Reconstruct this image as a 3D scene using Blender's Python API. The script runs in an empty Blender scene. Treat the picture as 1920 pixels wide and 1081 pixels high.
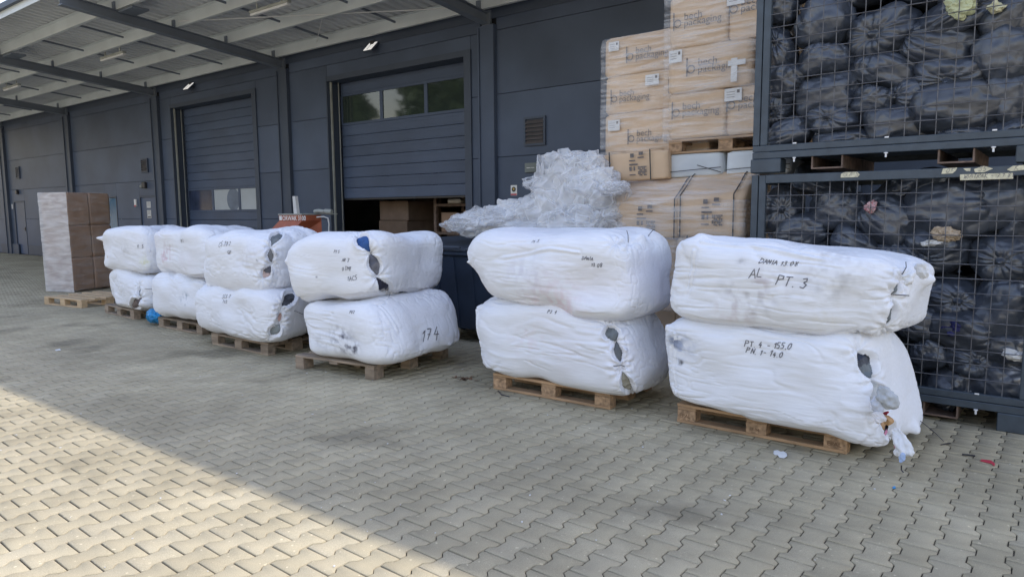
import bpy, math, random
import numpy as np
from mathutils import Matrix, Vector
R_ = random.Random(7)
scene = bpy.context.scene
COL = scene.collection

# ------------------------------------------------------------------ camera
F_PX, YAW, PITCH, ROLL = 1294.0, math.radians(38.55), math.radians(6.28), math.radians(-0.417)
def cam_axes():
    cy, sy = math.cos(YAW), math.sin(YAW)
    F = np.array([-sy, cy, 0.]); R = np.array([cy, sy, 0.]); U = np.array([0, 0, 1.])
    F2 = F*math.cos(PITCH)-U*math.sin(PITCH); U2 = U*math.cos(PITCH)+F*math.sin(PITCH)
    return R*math.cos(ROLL)+U2*math.sin(ROLL), U2*math.cos(ROLL)-R*math.sin(ROLL), F2
cR, cU, cF = cam_axes()
cam_d = bpy.data.cameras.new('camera'); cam = bpy.data.objects.new('camera', cam_d); COL.objects.link(cam)
cam_d.sensor_width = 36; cam_d.sensor_fit = 'HORIZONTAL'; cam_d.lens = F_PX/1920*36
cam_d.clip_start = .05; cam_d.clip_end = 2000
mw = Matrix.Identity(4)
for i in range(3):
    mw[i][0] = cR[i]; mw[i][1] = cU[i]; mw[i][2] = -cF[i]
mw[0][3], mw[1][3], mw[2][3] = 0, 0, 1.6
cam.matrix_world = mw
scene.camera = cam

# ------------------------------------------------------------------ sky, sun, exposure
WY = math.radians(1.81)                                   # the building stands 1.8 degrees off the paving grid
UX = np.array([math.cos(WY), math.sin(WY), 0]); UY = np.array([-math.sin(WY), math.cos(WY), 0])
SUN_EL, SUN_PHI = math.radians(54.7), math.radians(34.0)
world = bpy.data.worlds.new('World'); scene.world = world; world.use_nodes = True
nt = world.node_tree; nt.nodes.clear()
out = nt.nodes.new('ShaderNodeOutputWorld'); bg = nt.nodes.new('ShaderNodeBackground'); sky = nt.nodes.new('ShaderNodeTexSky')
sky.sky_type = 'NISHITA'; sky.sun_disc = False; sky.sun_elevation = SUN_EL
sky.air_density = 2.0; sky.dust_density = 1.0; sky.ozone_density = 1.5
bg.inputs['Strength'].default_value = 0.15
hz = nt.nodes.new('ShaderNodeHueSaturation'); hz.inputs['Saturation'].default_value = .85      # thin white haze
nt.links.new(sky.outputs[0], hz.inputs['Color']); ht = nt.nodes.new('ShaderNodeMix'); ht.data_type = 'RGBA'; ht.blend_type = 'MULTIPLY'; ht.inputs[0].default_value = 1; ht.inputs[7].default_value = (1.06, .985, 1.09, 1)
nt.links.new(hz.outputs[0], ht.inputs[6]); nt.links.new(ht.outputs[2], bg.inputs[0]); nt.links.new(bg.outputs[0], out.inputs[0])
sun_d = bpy.data.lights.new('sun', 'SUN'); sun = bpy.data.objects.new('sun', sun_d); COL.objects.link(sun)
sun_d.energy = 2.0; sun_d.angle = math.radians(0.8); sun_d.color = (1.0, .93, .83)
# the sun stands behind the building, a little to the right: light runs from +v to -v
az = WY + math.pi/2 - SUN_PHI                             # direction towards the sun, from +X
sdir = Vector((math.cos(az)*math.cos(SUN_EL), math.sin(az)*math.cos(SUN_EL), math.sin(SUN_EL)))
sun.rotation_euler = sdir.to_track_quat('Z', 'Y').to_euler()
sky.sun_rotation = math.pi/2 - az
vs = scene.view_settings
scene.display_settings.display_device = 'sRGB'
vs.view_transform = 'Standard'; vs.look = 'None'; vs.gamma = 1; vs.use_curve_mapping = False
vs.exposure = 1.06
scene.cycles.max_bounces = 8; scene.cycles.diffuse_bounces = 4; scene.cycles.transparent_max_bounces = 24

# ------------------------------------------------------------------ helpers
def unpx(px, py):
    return (px-960)/F_PX*cR-(py-540.5)/F_PX*cU+cF
def at_y(px, py, y):
    d = unpx(px, py); return np.array([0, 0, 1.6])+d*(y/d[1])
def at_z(px, py, z=0.):
    d = unpx(px, py); return np.array([0, 0, 1.6])+d*((z-1.6)/d[2])

def mesh_np(name, V, polys, mats=(), smooth=False, attr=None, col=None):
    """polys: list of (n,k) int arrays"""
    me = bpy.data.meshes.new(name); V = np.asarray(V, np.float32)
    me.vertices.add(len(V)); me.vertices.foreach_set('co', V.ravel())
    polys = [np.asarray(p, np.int32) for p in polys if len(p)]
    loops = np.concatenate([p.ravel() for p in polys]); tot = np.concatenate([np.full(len(p), p.shape[1], np.int32) for p in polys])
    st = np.concatenate([[0], np.cumsum(tot)[:-1]]).astype(np.int32)
    me.loops.add(len(loops)); me.loops.foreach_set('vertex_index', loops)
    me.polygons.add(len(tot)); me.polygons.foreach_set('loop_start', st); me.polygons.foreach_set('loop_total', tot)
    if smooth: me.polygons.foreach_set('use_smooth', np.ones(len(tot), bool))
    me.update(calc_edges=True)
    if attr is not None:
        a = me.attributes.new('pv', 'FLOAT', 'POINT'); a.data.foreach_set('value', np.asarray(attr, np.float32))
    if col is not None:
        a = me.color_attributes.new('tint', 'FLOAT_COLOR', 'POINT')
        a.data.foreach_set('color', np.concatenate([col, np.ones((len(col), 1))], 1).astype(np.float32).ravel())
    for m in mats: me.materials.append(m)
    return me
def link(name, me, parent=None, loc=None, rot=None, kind=None):
    o = bpy.data.objects.new(name, me); COL.objects.link(o)
    if parent is not None: o.parent = parent
    if loc is not None: o.location = loc
    if rot is not None: o.rotation_euler = rot
    if kind: o['kind'] = kind
    return o
def thing(name, label, cat, loc=(0, 0, 0), rz=0., group=None):
    o = bpy.data.objects.new(name, None); COL.objects.link(o); o.empty_display_size = .1
    o.location = loc; o.rotation_euler = (0, 0, rz); o['label'] = label; o['category'] = cat
    if group: o['group'] = group
    return o
def tag(o, label, cat, group=None):
    o['label'] = label; o['category'] = cat
    if group: o['group'] = group
    return o

class MB:
    def __init__(s): s.v = []; s.f = []
    def add(s, V, Fs):
        b = len(s.v); s.v += [tuple(map(float, p)) for p in V]; s.f += [tuple(b+i for i in f) for f in Fs]; return s
    def box(s, x0, x1, y0, y1, z0, z1, c=0.):
        if c > 0:
            # chamfered box: 24 verts
            V = []; idx = {}
            for ax in range(3):
                for sx in (0, 1):
                    for sy in (0, 1):
                        for sz in (0, 1):
                            s3 = (sx, sy, sz); p = []
                            for k, (lo, hi) in enumerate(((x0, x1), (y0, y1), (z0, z1))):
                                e = 0 if k == ax else c
                                p.append(hi-e if s3[k] else lo+e)
                            idx[(ax, s3)] = len(V); V.append(p)
            Fs = []
            for ax in range(3):
                a, b = [k for k in range(3) if k != ax]
                for sv in (0, 1):
                    q = []
                    for (i, j) in ((0, 0), (1, 0), (1, 1), (0, 1)):
                        s3 = [0, 0, 0]; s3[ax] = sv; s3[a] = i; s3[b] = j; q.append(idx[(ax, tuple(s3))])
                    flip = (sv == 0) ^ (ax == 1)
                    Fs.append(q[::-1] if flip else q)
            for ax in range(3):          # edges running along ax
                a, b = [k for k in range(3) if k != ax]
                for i in (0, 1):
                    for j in (0, 1):
                        def s3(t):
                            r = [0, 0, 0]; r[ax] = t; r[a] = i; r[b] = j; return tuple(r)
                        q = [idx[(a, s3(0))], idx[(b, s3(0))], idx[(b, s3(1))], idx[(a, s3(1))]]
                        Fs.append(q)
            for t in range(8):
                s3_ = (t & 1, (t >> 1) & 1, (t >> 2) & 1)
                Fs.append([idx[(0, s3_)], idx[(1, s3_)], idx[(2, s3_)]])
            # orient outward
            ctr = np.array([(x0+x1)/2, (y0+y1)/2, (z0+z1)/2]); G = []
            for f in Fs:
                P = np.array([V[i] for i in f]); n = np.cross(P[1]-P[0], P[2]-P[0])
                G.append(f if n @ (P.mean(0)-ctr) > 0 else f[::-1])
            return s.add(V, G)
        V = [(x, y, z) for z in (z0, z1) for (x, y) in ((x0, y0), (x1, y0), (x1, y1), (x0, y1))]
        return s.add(V, [(3, 2, 1, 0), (4, 5, 6, 7), (0, 1, 5, 4), (1, 2, 6, 5), (2, 3, 7, 6), (3, 0, 4, 7)])
    def hexa(s, P):      # 8 corners: bottom 4 ccw, top 4 ccw
        return s.add(P, [(3, 2, 1, 0), (4, 5, 6, 7), (0, 1, 5, 4), (1, 2, 6, 5), (2, 3, 7, 6), (3, 0, 4, 7)])
    def bar(s, a, b, w=.01, h=None, up=(0, 0, 1)):
        a = np.array(a, float); b = np.array(b, float); h = h or w
        d = b-a; d /= np.linalg.norm(d); u = np.array(up, float)
        if abs(d @ u) > .95: u = np.array([0, 1., 0])
        r = np.cross(d, u); r /= np.linalg.norm(r); u = np.cross(r, d)
        P = [p+r*sx*w/2+u*sz*h/2 for p in (a, b) for sx, sz in ((-1, -1), (1, -1), (1, 1), (-1, 1))]
        return s.add(P, [(0, 1, 2, 3), (7, 6, 5, 4), (4, 5, 1, 0), (5, 6, 2, 1), (6, 7, 3, 2), (7, 4, 0, 3)])
    def tube(s, pts, r=.01, k=8, cap=True):
        P = [np.array(p, float) for p in pts]; n = len(P); rr = r if hasattr(r, '__len__') else [r]*n; V = []; u = None
        for i, p in enumerate(P):
            d = P[min(i+1, n-1)]-P[max(i-1, 0)]; d /= np.linalg.norm(d)+1e-12
            if u is None:
                u = np.array([0, 0, 1.]) if abs(d[2]) < .9 else np.array([1., 0, 0])
            u = u-d*(u @ d); u /= np.linalg.norm(u); w = np.cross(d, u)
            V += [p+(u*math.cos(2*math.pi*j/k)+w*math.sin(2*math.pi*j/k))*rr[i] for j in range(k)]
        Fs = [(i*k+j, i*k+(j+1) % k, (i+1)*k+(j+1) % k, (i+1)*k+j) for i in range(n-1) for j in range(k)]
        if cap: Fs += [tuple(range(k))[::-1], tuple((n-1)*k+j for j in range(k))]
        return s.add(V, Fs)
    def poly(s, pts): return s.add(pts, [tuple(range(len(pts)))])
    def prism(s, pts2, y0, y1):          # polygon in x,z extruded along y
        n = len(pts2); V = [(x, y0, z) for x, z in pts2]+[(x, y1, z) for x, z in pts2]
        return s.add(V, [tuple(range(n)), tuple(range(n, 2*n))[::-1]]+[(i, i+n, (i+1) % n+n, (i+1) % n) for i in range(n)])
    def mesh(s, name, m=None, smooth=False):
        me = bpy.data.meshes.new(name); me.from_pydata(s.v, [], s.f)
        if smooth: me.polygons.foreach_set('use_smooth', np.ones(len(me.polygons), bool))
        if m: me.materials.append(m)
        me.update(); return me
    def build(s, name, m, parent=None, loc=None, rot=None, kind=None, smooth=False):
        return link(name, s.mesh(name, m, smooth), parent, loc, rot, kind)

# noise in numpy
def _h(ix, iy, iz, seed):
    h = (ix.astype(np.int64)*374761393+iy.astype(np.int64)*668265263+iz.astype(np.int64)*2147483647+seed*1274126177) & 0x7fffffff
    h = ((h ^ (h >> 13))*1274126177) & 0x7fffffff
    h = ((h ^ (h >> 15))*668265263) & 0x7fffffff
    return ((h ^ (h >> 16)) & 0xffff)/65535.0*2-1
def noise(P, seed=0):
    P = np.asarray(P, float); i = np.floor(P).astype(np.int64); f = P-i; f = f*f*f*(f*(f*6-15)+10)
    r = 0
    for dx in (0, 1):
        for dy in (0, 1):
            for dz in (0, 1):
                w = (f[:, 0] if dx else 1-f[:, 0])*(f[:, 1] if dy else 1-f[:, 1])*(f[:, 2] if dz else 1-f[:, 2])
                r = r+w*_h(i[:, 0]+dx, i[:, 1]+dy, i[:, 2]+dz, seed)
    return r
def fbm(P, o=3, seed=0):
    r = 0; a = 1.; t = 0
    for k in range(o):
        r = r+a*noise(P*(2.03**k)+k*7.3, seed+k*17); t += a; a *= .5
    return r/t
def ridge(P, o=2, seed=0):
    r = 0; a = 1.; t = 0
    for k in range(o):
        r = r+a*(1-2*np.abs(noise(P*(2.07**k)+k*3.7, seed+k*31))); t += a; a *= .5
    return r/t

# ------------------------------------------------------------------ materials
def mat(name, col, rough=.6, var=.12, scale=4., bump=0., bscale=60., metal=0., spec=.5, rnd=.0, stretch=(1, 1, 1), col2=None, tint=False, world_c=False, coat=0., detail=4.):
    m = bpy.data.materials.new(name); m.use_nodes = True; n = m.node_tree.nodes; l = m.node_tree.links
    b = n['Principled BSDF']; b.inputs['Roughness'].default_value = rough; b.inputs['Metallic'].default_value = metal
    b.inputs['Specular IOR Level'].default_value = spec; b.inputs['Coat Weight'].default_value = coat
    tc = n.new('ShaderNodeTexCoord'); geo = n.new('ShaderNodeNewGeometry')
    mp = n.new('ShaderNodeMapping'); mp.inputs['Scale'].default_value = stretch
    l.new((geo.outputs['Position'] if world_c else tc.outputs['Object']), mp.inputs['Vector'])
    no = n.new('ShaderNodeTexNoise'); no.inputs['Scale'].default_value = scale; no.inputs['Detail'].default_value = detail
    l.new(mp.outputs[0], no.inputs['Vector'])
    oi = n.new('ShaderNodeObjectInfo')
    if rnd:                                                # shift the pattern per piece too
        ad = n.new('ShaderNodeVectorMath'); ad.operation = 'ADD'
        sc = n.new('ShaderNodeMath'); sc.operation = 'MULTIPLY'; sc.inputs[1].default_value = 37.
        l.new(oi.outputs['Random'], sc.inputs[0]); l.new(mp.outputs[0], ad.inputs[0]); l.new(sc.outputs[0], ad.inputs[1]); l.new(ad.outputs[0], no.inputs['Vector'])
    mx = n.new('ShaderNodeMix'); mx.data_type = 'RGBA'
    c = np.array(col[:3]); c2 = np.array(col2[:3]) if col2 is not None else c*(1-2*var)
    mx.inputs[6].default_value = (*c2, 1); mx.inputs[7].default_value = (*(c*(1+var) if col2 is None else c), 1)
    rp = n.new('ShaderNodeMapRange'); rp.inputs[1].default_value = .3; rp.inputs[2].default_value = .7
    l.new(no.outputs[0], rp.inputs[0]); l.new(rp.outputs[0], mx.inputs[0]); last = mx.outputs[2]
    if rnd:
        hv = n.new('ShaderNodeHueSaturation'); mr = n.new('ShaderNodeMapRange'); mr.inputs[3].default_value = 1-rnd; mr.inputs[4].default_value = 1+rnd
        l.new(oi.outputs['Random'], mr.inputs[0]); l.new(mr.outputs[0], hv.inputs['Value']); l.new(last, hv.inputs['Color']); last = hv.outputs[0]
    if tint:
        at = n.new('ShaderNodeAttribute'); at.attribute_name = 'tint'; mm = n.new('ShaderNodeMix'); mm.data_type = 'RGBA'; mm.blend_type = 'MULTIPLY'
        mm.inputs[0].default_value = 1; l.new(last, mm.inputs[6]); l.new(at.outputs['Color'], mm.inputs[7]); last = mm.outputs[2]
    l.new(last, b.inputs['Base Color'])
    if bump:
        n2 = n.new('ShaderNodeTexNoise'); n2.inputs['Scale'].default_value = bscale; n2.inputs['Detail'].default_value = 3
        l.new(mp.outputs[0], n2.inputs['Vector'])
        bp = n.new('ShaderNodeBump'); bp.inputs['Strength'].default_value = 1; bp.inputs['Distance'].default_value = bump
        l.new(n2.outputs[0], bp.inputs['Height']); l.new(bp.outputs[0], b.inputs['Normal'])
    return m
M = {}
M['wall'] = mat('wall_paint', (.074, .100, .158), .5, .12, .7, .0006, 30, spec=.35, rnd=.05)
M['slat'] = mat('door_slat_paint', (.071, .100, .168), .45, .10, .8, .0004, 40, spec=.4, rnd=.05)
M['frame'] = mat('frame_paint', (.056, .074, .112), .5, .06, 1.5, spec=.4)
M['beam'] = mat('beam_paint', (.17, .20, .25), .5, .08, 1.5, spec=.4)
M['purlin'] = mat('purlin_steel', (.64, .69, .72), .5, .06, 1.2, spec=.4, metal=.0)
M['sheet'] = mat('roof_sheet', (.62, .65, .69), .55, .06, .8, spec=.4)
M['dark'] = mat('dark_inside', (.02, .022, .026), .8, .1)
M['steel_dark'] = mat('cage_paint', (.050, .068, .088), .5, .12, 9, .0004, 60, spec=.45)
M['wire'] = mat('cage_wire', (.13, .13, .14), .5, .25, 12, spec=.5, rnd=.1)
M['rust'] = mat('rusty_steel', (.16, .11, .085), .7, .3, 15)
M['wood'] = mat('pallet_wood', (.40, .26, .15), .8, .18, 3.0, .001, 40, stretch=(1, 6, 6), rnd=.16)
M['wood_pale'] = mat('new_pallet_wood', (.56, .41, .25), .8, .12, 3.0, .001, 40, stretch=(1, 6, 6), rnd=.08)
M['wood_grey'] = mat('weathered_pallet_wood', (.30, .235, .175), .85, .22, 3.0, .0015, 40, stretch=(1, 6, 6), rnd=.16)
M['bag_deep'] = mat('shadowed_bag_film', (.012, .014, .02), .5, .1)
M['block'] = mat('pressed_wood_block', (.38, .25, .15), .9, .28, 30, .0015, 90, rnd=.1)
M['white'] = mat('white_paint', (.78, .78, .78), .5, .04)
M['paper'] = mat('paper', (.62, .62, .61), .8, .05, 20)
M['ink'] = mat('marker_ink', (.13, .13, .15), .7, .1)
M['print'] = mat('carton_print', (.15, .135, .13), .8, .2, 30)
M['strap'] = mat('black_strap', (.03, .03, .035), .4, .1)
M['orange'] = mat('orange_paint', (.40, .105, .05), .5, .15, 4)
M['grey'] = mat('grey_metal', (.36, .38, .36), .5, .1)
M['bin'] = mat('bin_plastic', (.03, .045, .075), .45, .12, 3, spec=.45)
M['bin_lid'] = mat('bin_lid_plastic', (.045, .055, .075), .45, .15, 3, spec=.5)
M['tape'] = mat('masking_tape', (.62, .58, .42), .7, .15, 40)
M['red'] = mat('red_plastic', (.55, .05, .08), .5, .1)
M['blue'] = mat('blue_plastic', (.02, .25, .55), .4, .2, 10)
M['green'] = mat('green_leaf', (.06, .16, .04), .6, .3, 10)
M['lamp'] = mat('lamp_glass', (.75, .76, .78), .3, .03)
M['lit'] = mat('lit_lamp_glass', (.8, .8, .8), .3, .0)
M['lit'].node_tree.nodes['Principled BSDF'].inputs['Emission Color'].default_value = (1, .98, .95, 1)
M['lit'].node_tree.nodes['Principled BSDF'].inputs['Emission Strength'].default_value = .28
M['cloth'] = mat('white_woven_fabric', (.77, .785, .825), .72, .02, 6, .0022, 7, spec=.3, tint=True, stretch=(1.2, 8, 10))
M['content'] = mat('packed_clothes', (1, 1, 1), .75, .14, 14, .006, 26, spec=.35, tint=True)
def carton_mat(name, c, c2): 
    return mat(name, c, .75, .1, 2.2, .0008, 25, rnd=.06, col2=c2, spec=.3, stretch=(1, 1, 2.2))
M['carton'] = carton_mat('carton', (.61, .455, .31), (.52, .38, .255))
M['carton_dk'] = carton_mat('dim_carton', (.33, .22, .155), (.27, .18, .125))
M['carton_wh'] = carton_mat('white_carton', (.62, .66, .68), (.50, .54, .57))
# black bin-bag plastic
M['bag'] = mat('black_bag_film', (.046, .056, .076), .36, .12, 3, .003, 6, spec=1., rnd=.2)
def film(name, alpha0=.10, alpha1=.5, scale=6., stretch=(1, 1, 1), bump=.01, bs=14, col=(.85, .87, .9), rough=.22):
    m = bpy.data.materials.new(name); m.use_nodes = True; n = m.node_tree.nodes; l = m.node_tree.links
    b = n['Principled BSDF']; o = n['Material Output']; b.inputs['Base Color'].default_value = (*col, 1)
    b.inputs['Roughness'].default_value = rough; b.inputs['Specular IOR Level'].default_value = .6
    t = n.new('ShaderNodeBsdfTransparent'); mx = n.new('ShaderNodeMixShader')
    tc = n.new('ShaderNodeTexCoord'); mp = n.new('ShaderNodeMapping'); mp.inputs['Scale'].default_value = stretch
    no = n.new('ShaderNodeTexNoise'); no.inputs['Scale'].default_value = scale; no.inputs['Detail'].default_value = 5
    no.inputs['Distortion'].default_value = .4
    mr = n.new('ShaderNodeMapRange'); mr.inputs[1].default_value = .38; mr.inputs[2].default_value = .68
    mr.inputs[3].default_value = alpha0; mr.inputs[4].default_value = alpha1
    l.new(tc.outputs['Object'], mp.inputs[0]); l.new(mp.outputs[0], no.inputs[0]); l.new(no.outputs[0], mr.inputs[0]); l.new(mr.outputs[0], mx.inputs[0])
    n2 = n.new('ShaderNodeTexNoise'); n2.inputs['Scale'].default_value = bs; n2.inputs['Detail'].default_value = 4; l.new(mp.outputs[0], n2.inputs[0])
    bp = n.new('ShaderNodeBump'); bp.inputs['Distance'].default_value = bump; l.new(n2.outputs[0], bp.inputs['Height']); l.new(bp.outputs[0], b.inputs['Normal'])
    l.new(t.outputs[0], mx.inputs[1]); l.new(b.outputs[0], mx.inputs[2]); l.new(mx.outputs[0], o.inputs['Surface'])
    return m
M['stretch'] = film('stretch_film', .02, .33, 2.6, (1, 1, 11), .006, 6)
M['loose'] = film('loose_film', .08, .50, 2.2, (1, 1, 1), .008, 7, (.97, .97, .98), .2)
m_ = M['loose']; n_ = m_.node_tree.nodes; l_ = m_.node_tree.links
tr_ = n_.new('ShaderNodeBsdfTranslucent'); tr_.inputs[0].default_value = (.9, .92, .95, 1); ms_ = n_.new('ShaderNodeMixShader'); ms_.inputs[0].default_value = .42
mx_ = [x for x in n_ if x.type == 'MIX_SHADER' and x is not ms_][0]
l_.new(n_['Principled BSDF'].outputs[0], ms_.inputs[1]); l_.new(tr_.outputs[0], ms_.inputs[2]); l_.new(ms_.outputs[0], mx_.inputs[2])
lw_ = n_.new('ShaderNodeLayerWeight'); lw_.inputs['Blend'].default_value = .45      # film whitens where it turns edge-on
ml_ = n_.new('ShaderNodeMath'); ml_.operation = 'MULTIPLY_ADD'; ml_.inputs[1].default_value = .75; ml_.use_clamp = True
l_.new(lw_.outputs['Facing'], ml_.inputs[0]); l_.new([x for x in n_ if x.type == 'MAP_RANGE'][0].outputs[0], ml_.inputs[2]); l_.new(ml_.outputs[0], mx_.inputs[0])
def glass(name, tint, rough=.08, alpha=.5):
    m = bpy.data.materials.new(name); m.use_nodes = True; n = m.node_tree.nodes; l = m.node_tree.links
    b = n['Principled BSDF']; o = n['Material Output']; b.inputs['Base Color'].default_value = (*tint, 1); b.inputs['Roughness'].default_value = rough
    b.inputs['Specular IOR Level'].default_value = 1.; t = n.new('ShaderNodeBsdfTransparent'); mx = n.new('ShaderNodeMixShader'); mx.inputs[0].default_value = alpha
    t.inputs['Color'].default_value = (.8, .85, .85, 1)
    l.new(t.outputs[0], mx.inputs[1]); l.new(b.outputs[0], mx.inputs[2]); l.new(mx.outputs[0], o.inputs['Surface']); return m
M['pane'] = glass('window_pane', (.035, .05, .045), .04, .86)
M['pane_white'] = mat('film_covered_pane', (.45, .50, .55), .35, .05, 2)
M['pane_blue'] = mat('dark_blue_pane', (.035, .05, .10), .15, .2, 2, spec=.8)

# paving stones
def paver_mat():
    m = bpy.data.materials.new('paving_stone'); m.use_nodes = True; n = m.node_tree.nodes; l = m.node_tree.links
    b = n['Principled BSDF']; b.inputs['Roughness'].default_value = .85; b.inputs['Specular IOR Level'].default_value = .25
    g = n.new('ShaderNodeNewGeometry'); oi = n.new('ShaderNodeObjectInfo'); at = n.new('ShaderNodeAttribute'); at.attribute_name = 'pv'
    ad = n.new('ShaderNodeMath'); ad.operation = 'ADD'; l.new(oi.outputs['Random'], ad.inputs[0]); l.new(at.outputs['Fac'], ad.inputs[1])
    fr = n.new('ShaderNodeMath'); fr.operation = 'FRACT'; l.new(ad.outputs[0], fr.inputs[0])
    ramp = n.new('ShaderNodeValToRGB'); e = ramp.color_ramp.elements; e[0].position = 0; e[0].color = (.365, .318, .218, 1); e[1].position = 1; e[1].color = (.405, .353, .243, 1)
    x = ramp.color_ramp.elements.new(.5); x.color = (.385, .335, .230, 1); x = ramp.color_ramp.elements.new(.8); x.color = (.395, .347, .245, 1)
    l.new(fr.outputs[0], ramp.inputs[0])
    def noi(s, d, lo, hi, a, c):
        no = n.new('ShaderNodeTexNoise'); no.inputs['Scale'].default_value = s; no.inputs['Detail'].default_value = d; l.new(g.outputs['Position'], no.inputs[0])
        r = n.new('ShaderNodeMapRange'); r.inputs[1].default_value = lo; r.inputs[2].default_value = hi; r.inputs[3].default_value = a; r.inputs[4].default_value = c
        l.new(no.outputs[0], r.inputs[0]); return r.outputs[0], no.outputs[0]
    v1, _ = noi(.45, 5, .35, .65, .84, 1.10); v2, _ = noi(2.3, 6, .3, .7, .86, 1.12); v3, h3 = noi(260, 2, .3, .7, .82, 1.16)
    v4, _ = noi(1.1, 9, .57, .70, 1., .60)     # oily patches
    v5, _ = noi(38, 1, .70, .76, 1., 1.5)      # pale grit
    cur = ramp.outputs[0]
    for v in (v1, v2, v3, v4, v5):
        mm = n.new('ShaderNodeVectorMath'); mm.operation = 'SCALE'; l.new(cur, mm.inputs[0]); l.new(v, mm.inputs['Scale']); cur = mm.outputs[0]
    l.new(cur, b.inputs['Base Color'])
    bp = n.new('ShaderNodeBump'); bp.inputs['Distance'].default_value = .0012; l.new(h3, bp.inputs['Height']); l.new(bp.outputs[0], b.inputs['Normal'])
    return m
M['paver'] = paver_mat()
M['joint'] = mat('joint_sand', (.062, .052, .038), .95, .3, 9, .003, 200, world_c=True)
M['ground'] = mat('far_paving', (.34, .298, .206), .9, .12, .8, .002, 30, world_c=True)

# ------------------------------------------------------------------ ground
g = MB().poly([(-400, -400, -.016), (400, -400, -.016), (400, 400, -.016), (-400, 400, -.016)]).build('ground', M['ground'], kind='structure')
PX, PL = .14, .2
X0, Y0 = -.9485+.08, 3.967
pav = MB().poly([(-44, -5, -.009), (6, -5, -.009), (6, 12.6, -.009), (-44, 9.6, -.009)]).build('paving', M['joint'], kind='structure')
def stone(gap=.0018, be=.0035):
    def ring(o, z):
        h = .0838-o-.0010; w = .0562-o-.0010; e = .1-o-.0020; t = .0025 if o else 0
        q = [(h, e), (h, .064), (w, .037), (w, -.037), (h, -.064), (h, -e)]
        q = q+[(-x, -y) for x, y in q]
        return [(x, y, z) for x, y in q]
    return np.array(ring(gap, -.02)+ring(gap, -.0035)+ring(gap+be, 0.))
SV = stone()
k = np.arange(12)
SQ = np.concatenate([np.stack([(k+1) % 12+a, k+a, k+a+12, (k+1) % 12+a+12], 1) for a in (0, 12)])
S6 = np.array([[0, 1, 2, 9, 10, 11], [3, 4, 5, 6, 7, 8]])[:, ::-1]+24; S4 = np.array([[2, 3, 8, 9]])[:, ::-1]+24
def stones_mesh(name, pts, rng, full=True):
    n = len(pts); sv = SV if full else SV[12:]; o = 0 if full else 12
    rot = rng.normal(0, .006, n); th = rng.normal(0, .0025, (n, 2)); dz = rng.normal(0, .0008, n)
    c, s = np.cos(rot)[:, None], np.sin(rot)[:, None]
    X = sv[None, :, 0]*c-sv[None, :, 1]*s; Y = sv[None, :, 0]*s+sv[None, :, 1]*c
    Z = sv[None, :, 2]+X*th[:, :1]+Y*th[:, 1:]+dz[:, None]
    if not full: Z[:, :12] -= .008
    V = np.stack([X+pts[:, 0:1], Y+pts[:, 1:2], Z], -1).reshape(-1, 3)
    off = (np.arange(n)*len(sv))[:, None, None]
    Q = (SQ if full else SQ[12:])-o
    P = [(Q[None]+off).reshape(-1, 4), (S6[None]-o+off).reshape(-1, 6), (S4[None]-o+off).reshape(-1, 4)]
    a = np.repeat(rng.random(n), len(sv))
    return mesh_np(name, V, P, [M['paver']], attr=a)
rng = np.random.default_rng(5)
cols = np.arange(-310, 48); rows = np.arange(-160, 260)
cc, rr = np.meshgrid(cols, rows)
gx = X0+cc*PX; gy = Y0-.1+(cc % 2)*.1+rr*PL
gx = gx.ravel(); gy = gy.ravel()
keep = (gx > -43) & (gx < 5.5) & (gy > -4.5) & (gy < 11.0+gx*math.tan(WY)-.12)
G = np.stack([gx[keep], gy[keep]], 1)
P3 = np.concatenate([G, np.zeros((len(G), 1))], 1)-np.array([0, 0, 1.6])
dep = P3 @ cF; uu = 960+F_PX*(P3 @ cR)/np.maximum(dep, .01); vv = 540.5-F_PX*(P3 @ cU)/np.maximum(dep, .01)
inn = (dep > .5) & (uu > 20) & (uu < 1900) & (vv < 1060)
area = np.where(inn, 1/np.maximum(dep, .1)**3, 0)
order = np.argsort(-area); top = order[:300]; rest = order[300:]
d2 = np.hypot(G[:, 0], G[:, 1])
base_stone = mesh_np('paver', SV, [SQ, S6, S4], [M['paver']], attr=np.zeros(36))
for i in top:
    o = link('paver', base_stone, pav, (G[i, 0], G[i, 1], R_.gauss(0, .001)), (R_.gauss(0, .004), R_.gauss(0, .004), R_.gauss(0, .006)))
near = rest[d2[rest] < 15]; far = rest[d2[rest] >= 15]
link('paver_field', stones_mesh('paver_field', G[near], rng), pav, kind='stuff')
link('distant_paver_field', stones_mesh('distant_paver_field', G[far], rng, False), pav, kind='stuff')

# trees on the far side of the yard, behind the camera (they show in the door windows)
rt = np.random.default_rng(9); tv = []; tq_ = []; o_ = 0
for k in range(11):
    cx, cy_ = -112+k*7.2+rt.normal(0, 1.5), -30+rt.normal(0, 3); h = rt.uniform(12, 20); nL = 2600
    D = rt.normal(size=(nL, 3)); D /= np.linalg.norm(D, axis=1)[:, None]; D *= (rt.random(nL)**.35)[:, None]; D *= (1+.35*fbm(D*2+k, 2, k))[:, None]
    C_ = D*np.array([4.2, 3.6, h*.42])+np.array([cx, cy_, h*.58]); a1 = rt.normal(size=(nL, 3))*.34; a2 = rt.normal(size=(nL, 3))*.30
    tv.append(np.stack([C_-a1, C_-a2, C_+a1, C_+a2], 1).reshape(-1, 3)); tq_.append(np.arange(nL*4).reshape(-1, 4)+o_); o_ += nL*4
    b0 = MB().tube([(cx, cy_, -.1), (cx+.1, cy_, h*.3), (cx, cy_, h*.6)], [.3, .22, .1], 8)
    tv.append(np.array(b0.v)); q4 = np.array([f for f in b0.f if len(f) == 4])+o_; tq_.append(q4); o_ += len(b0.v)
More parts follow.
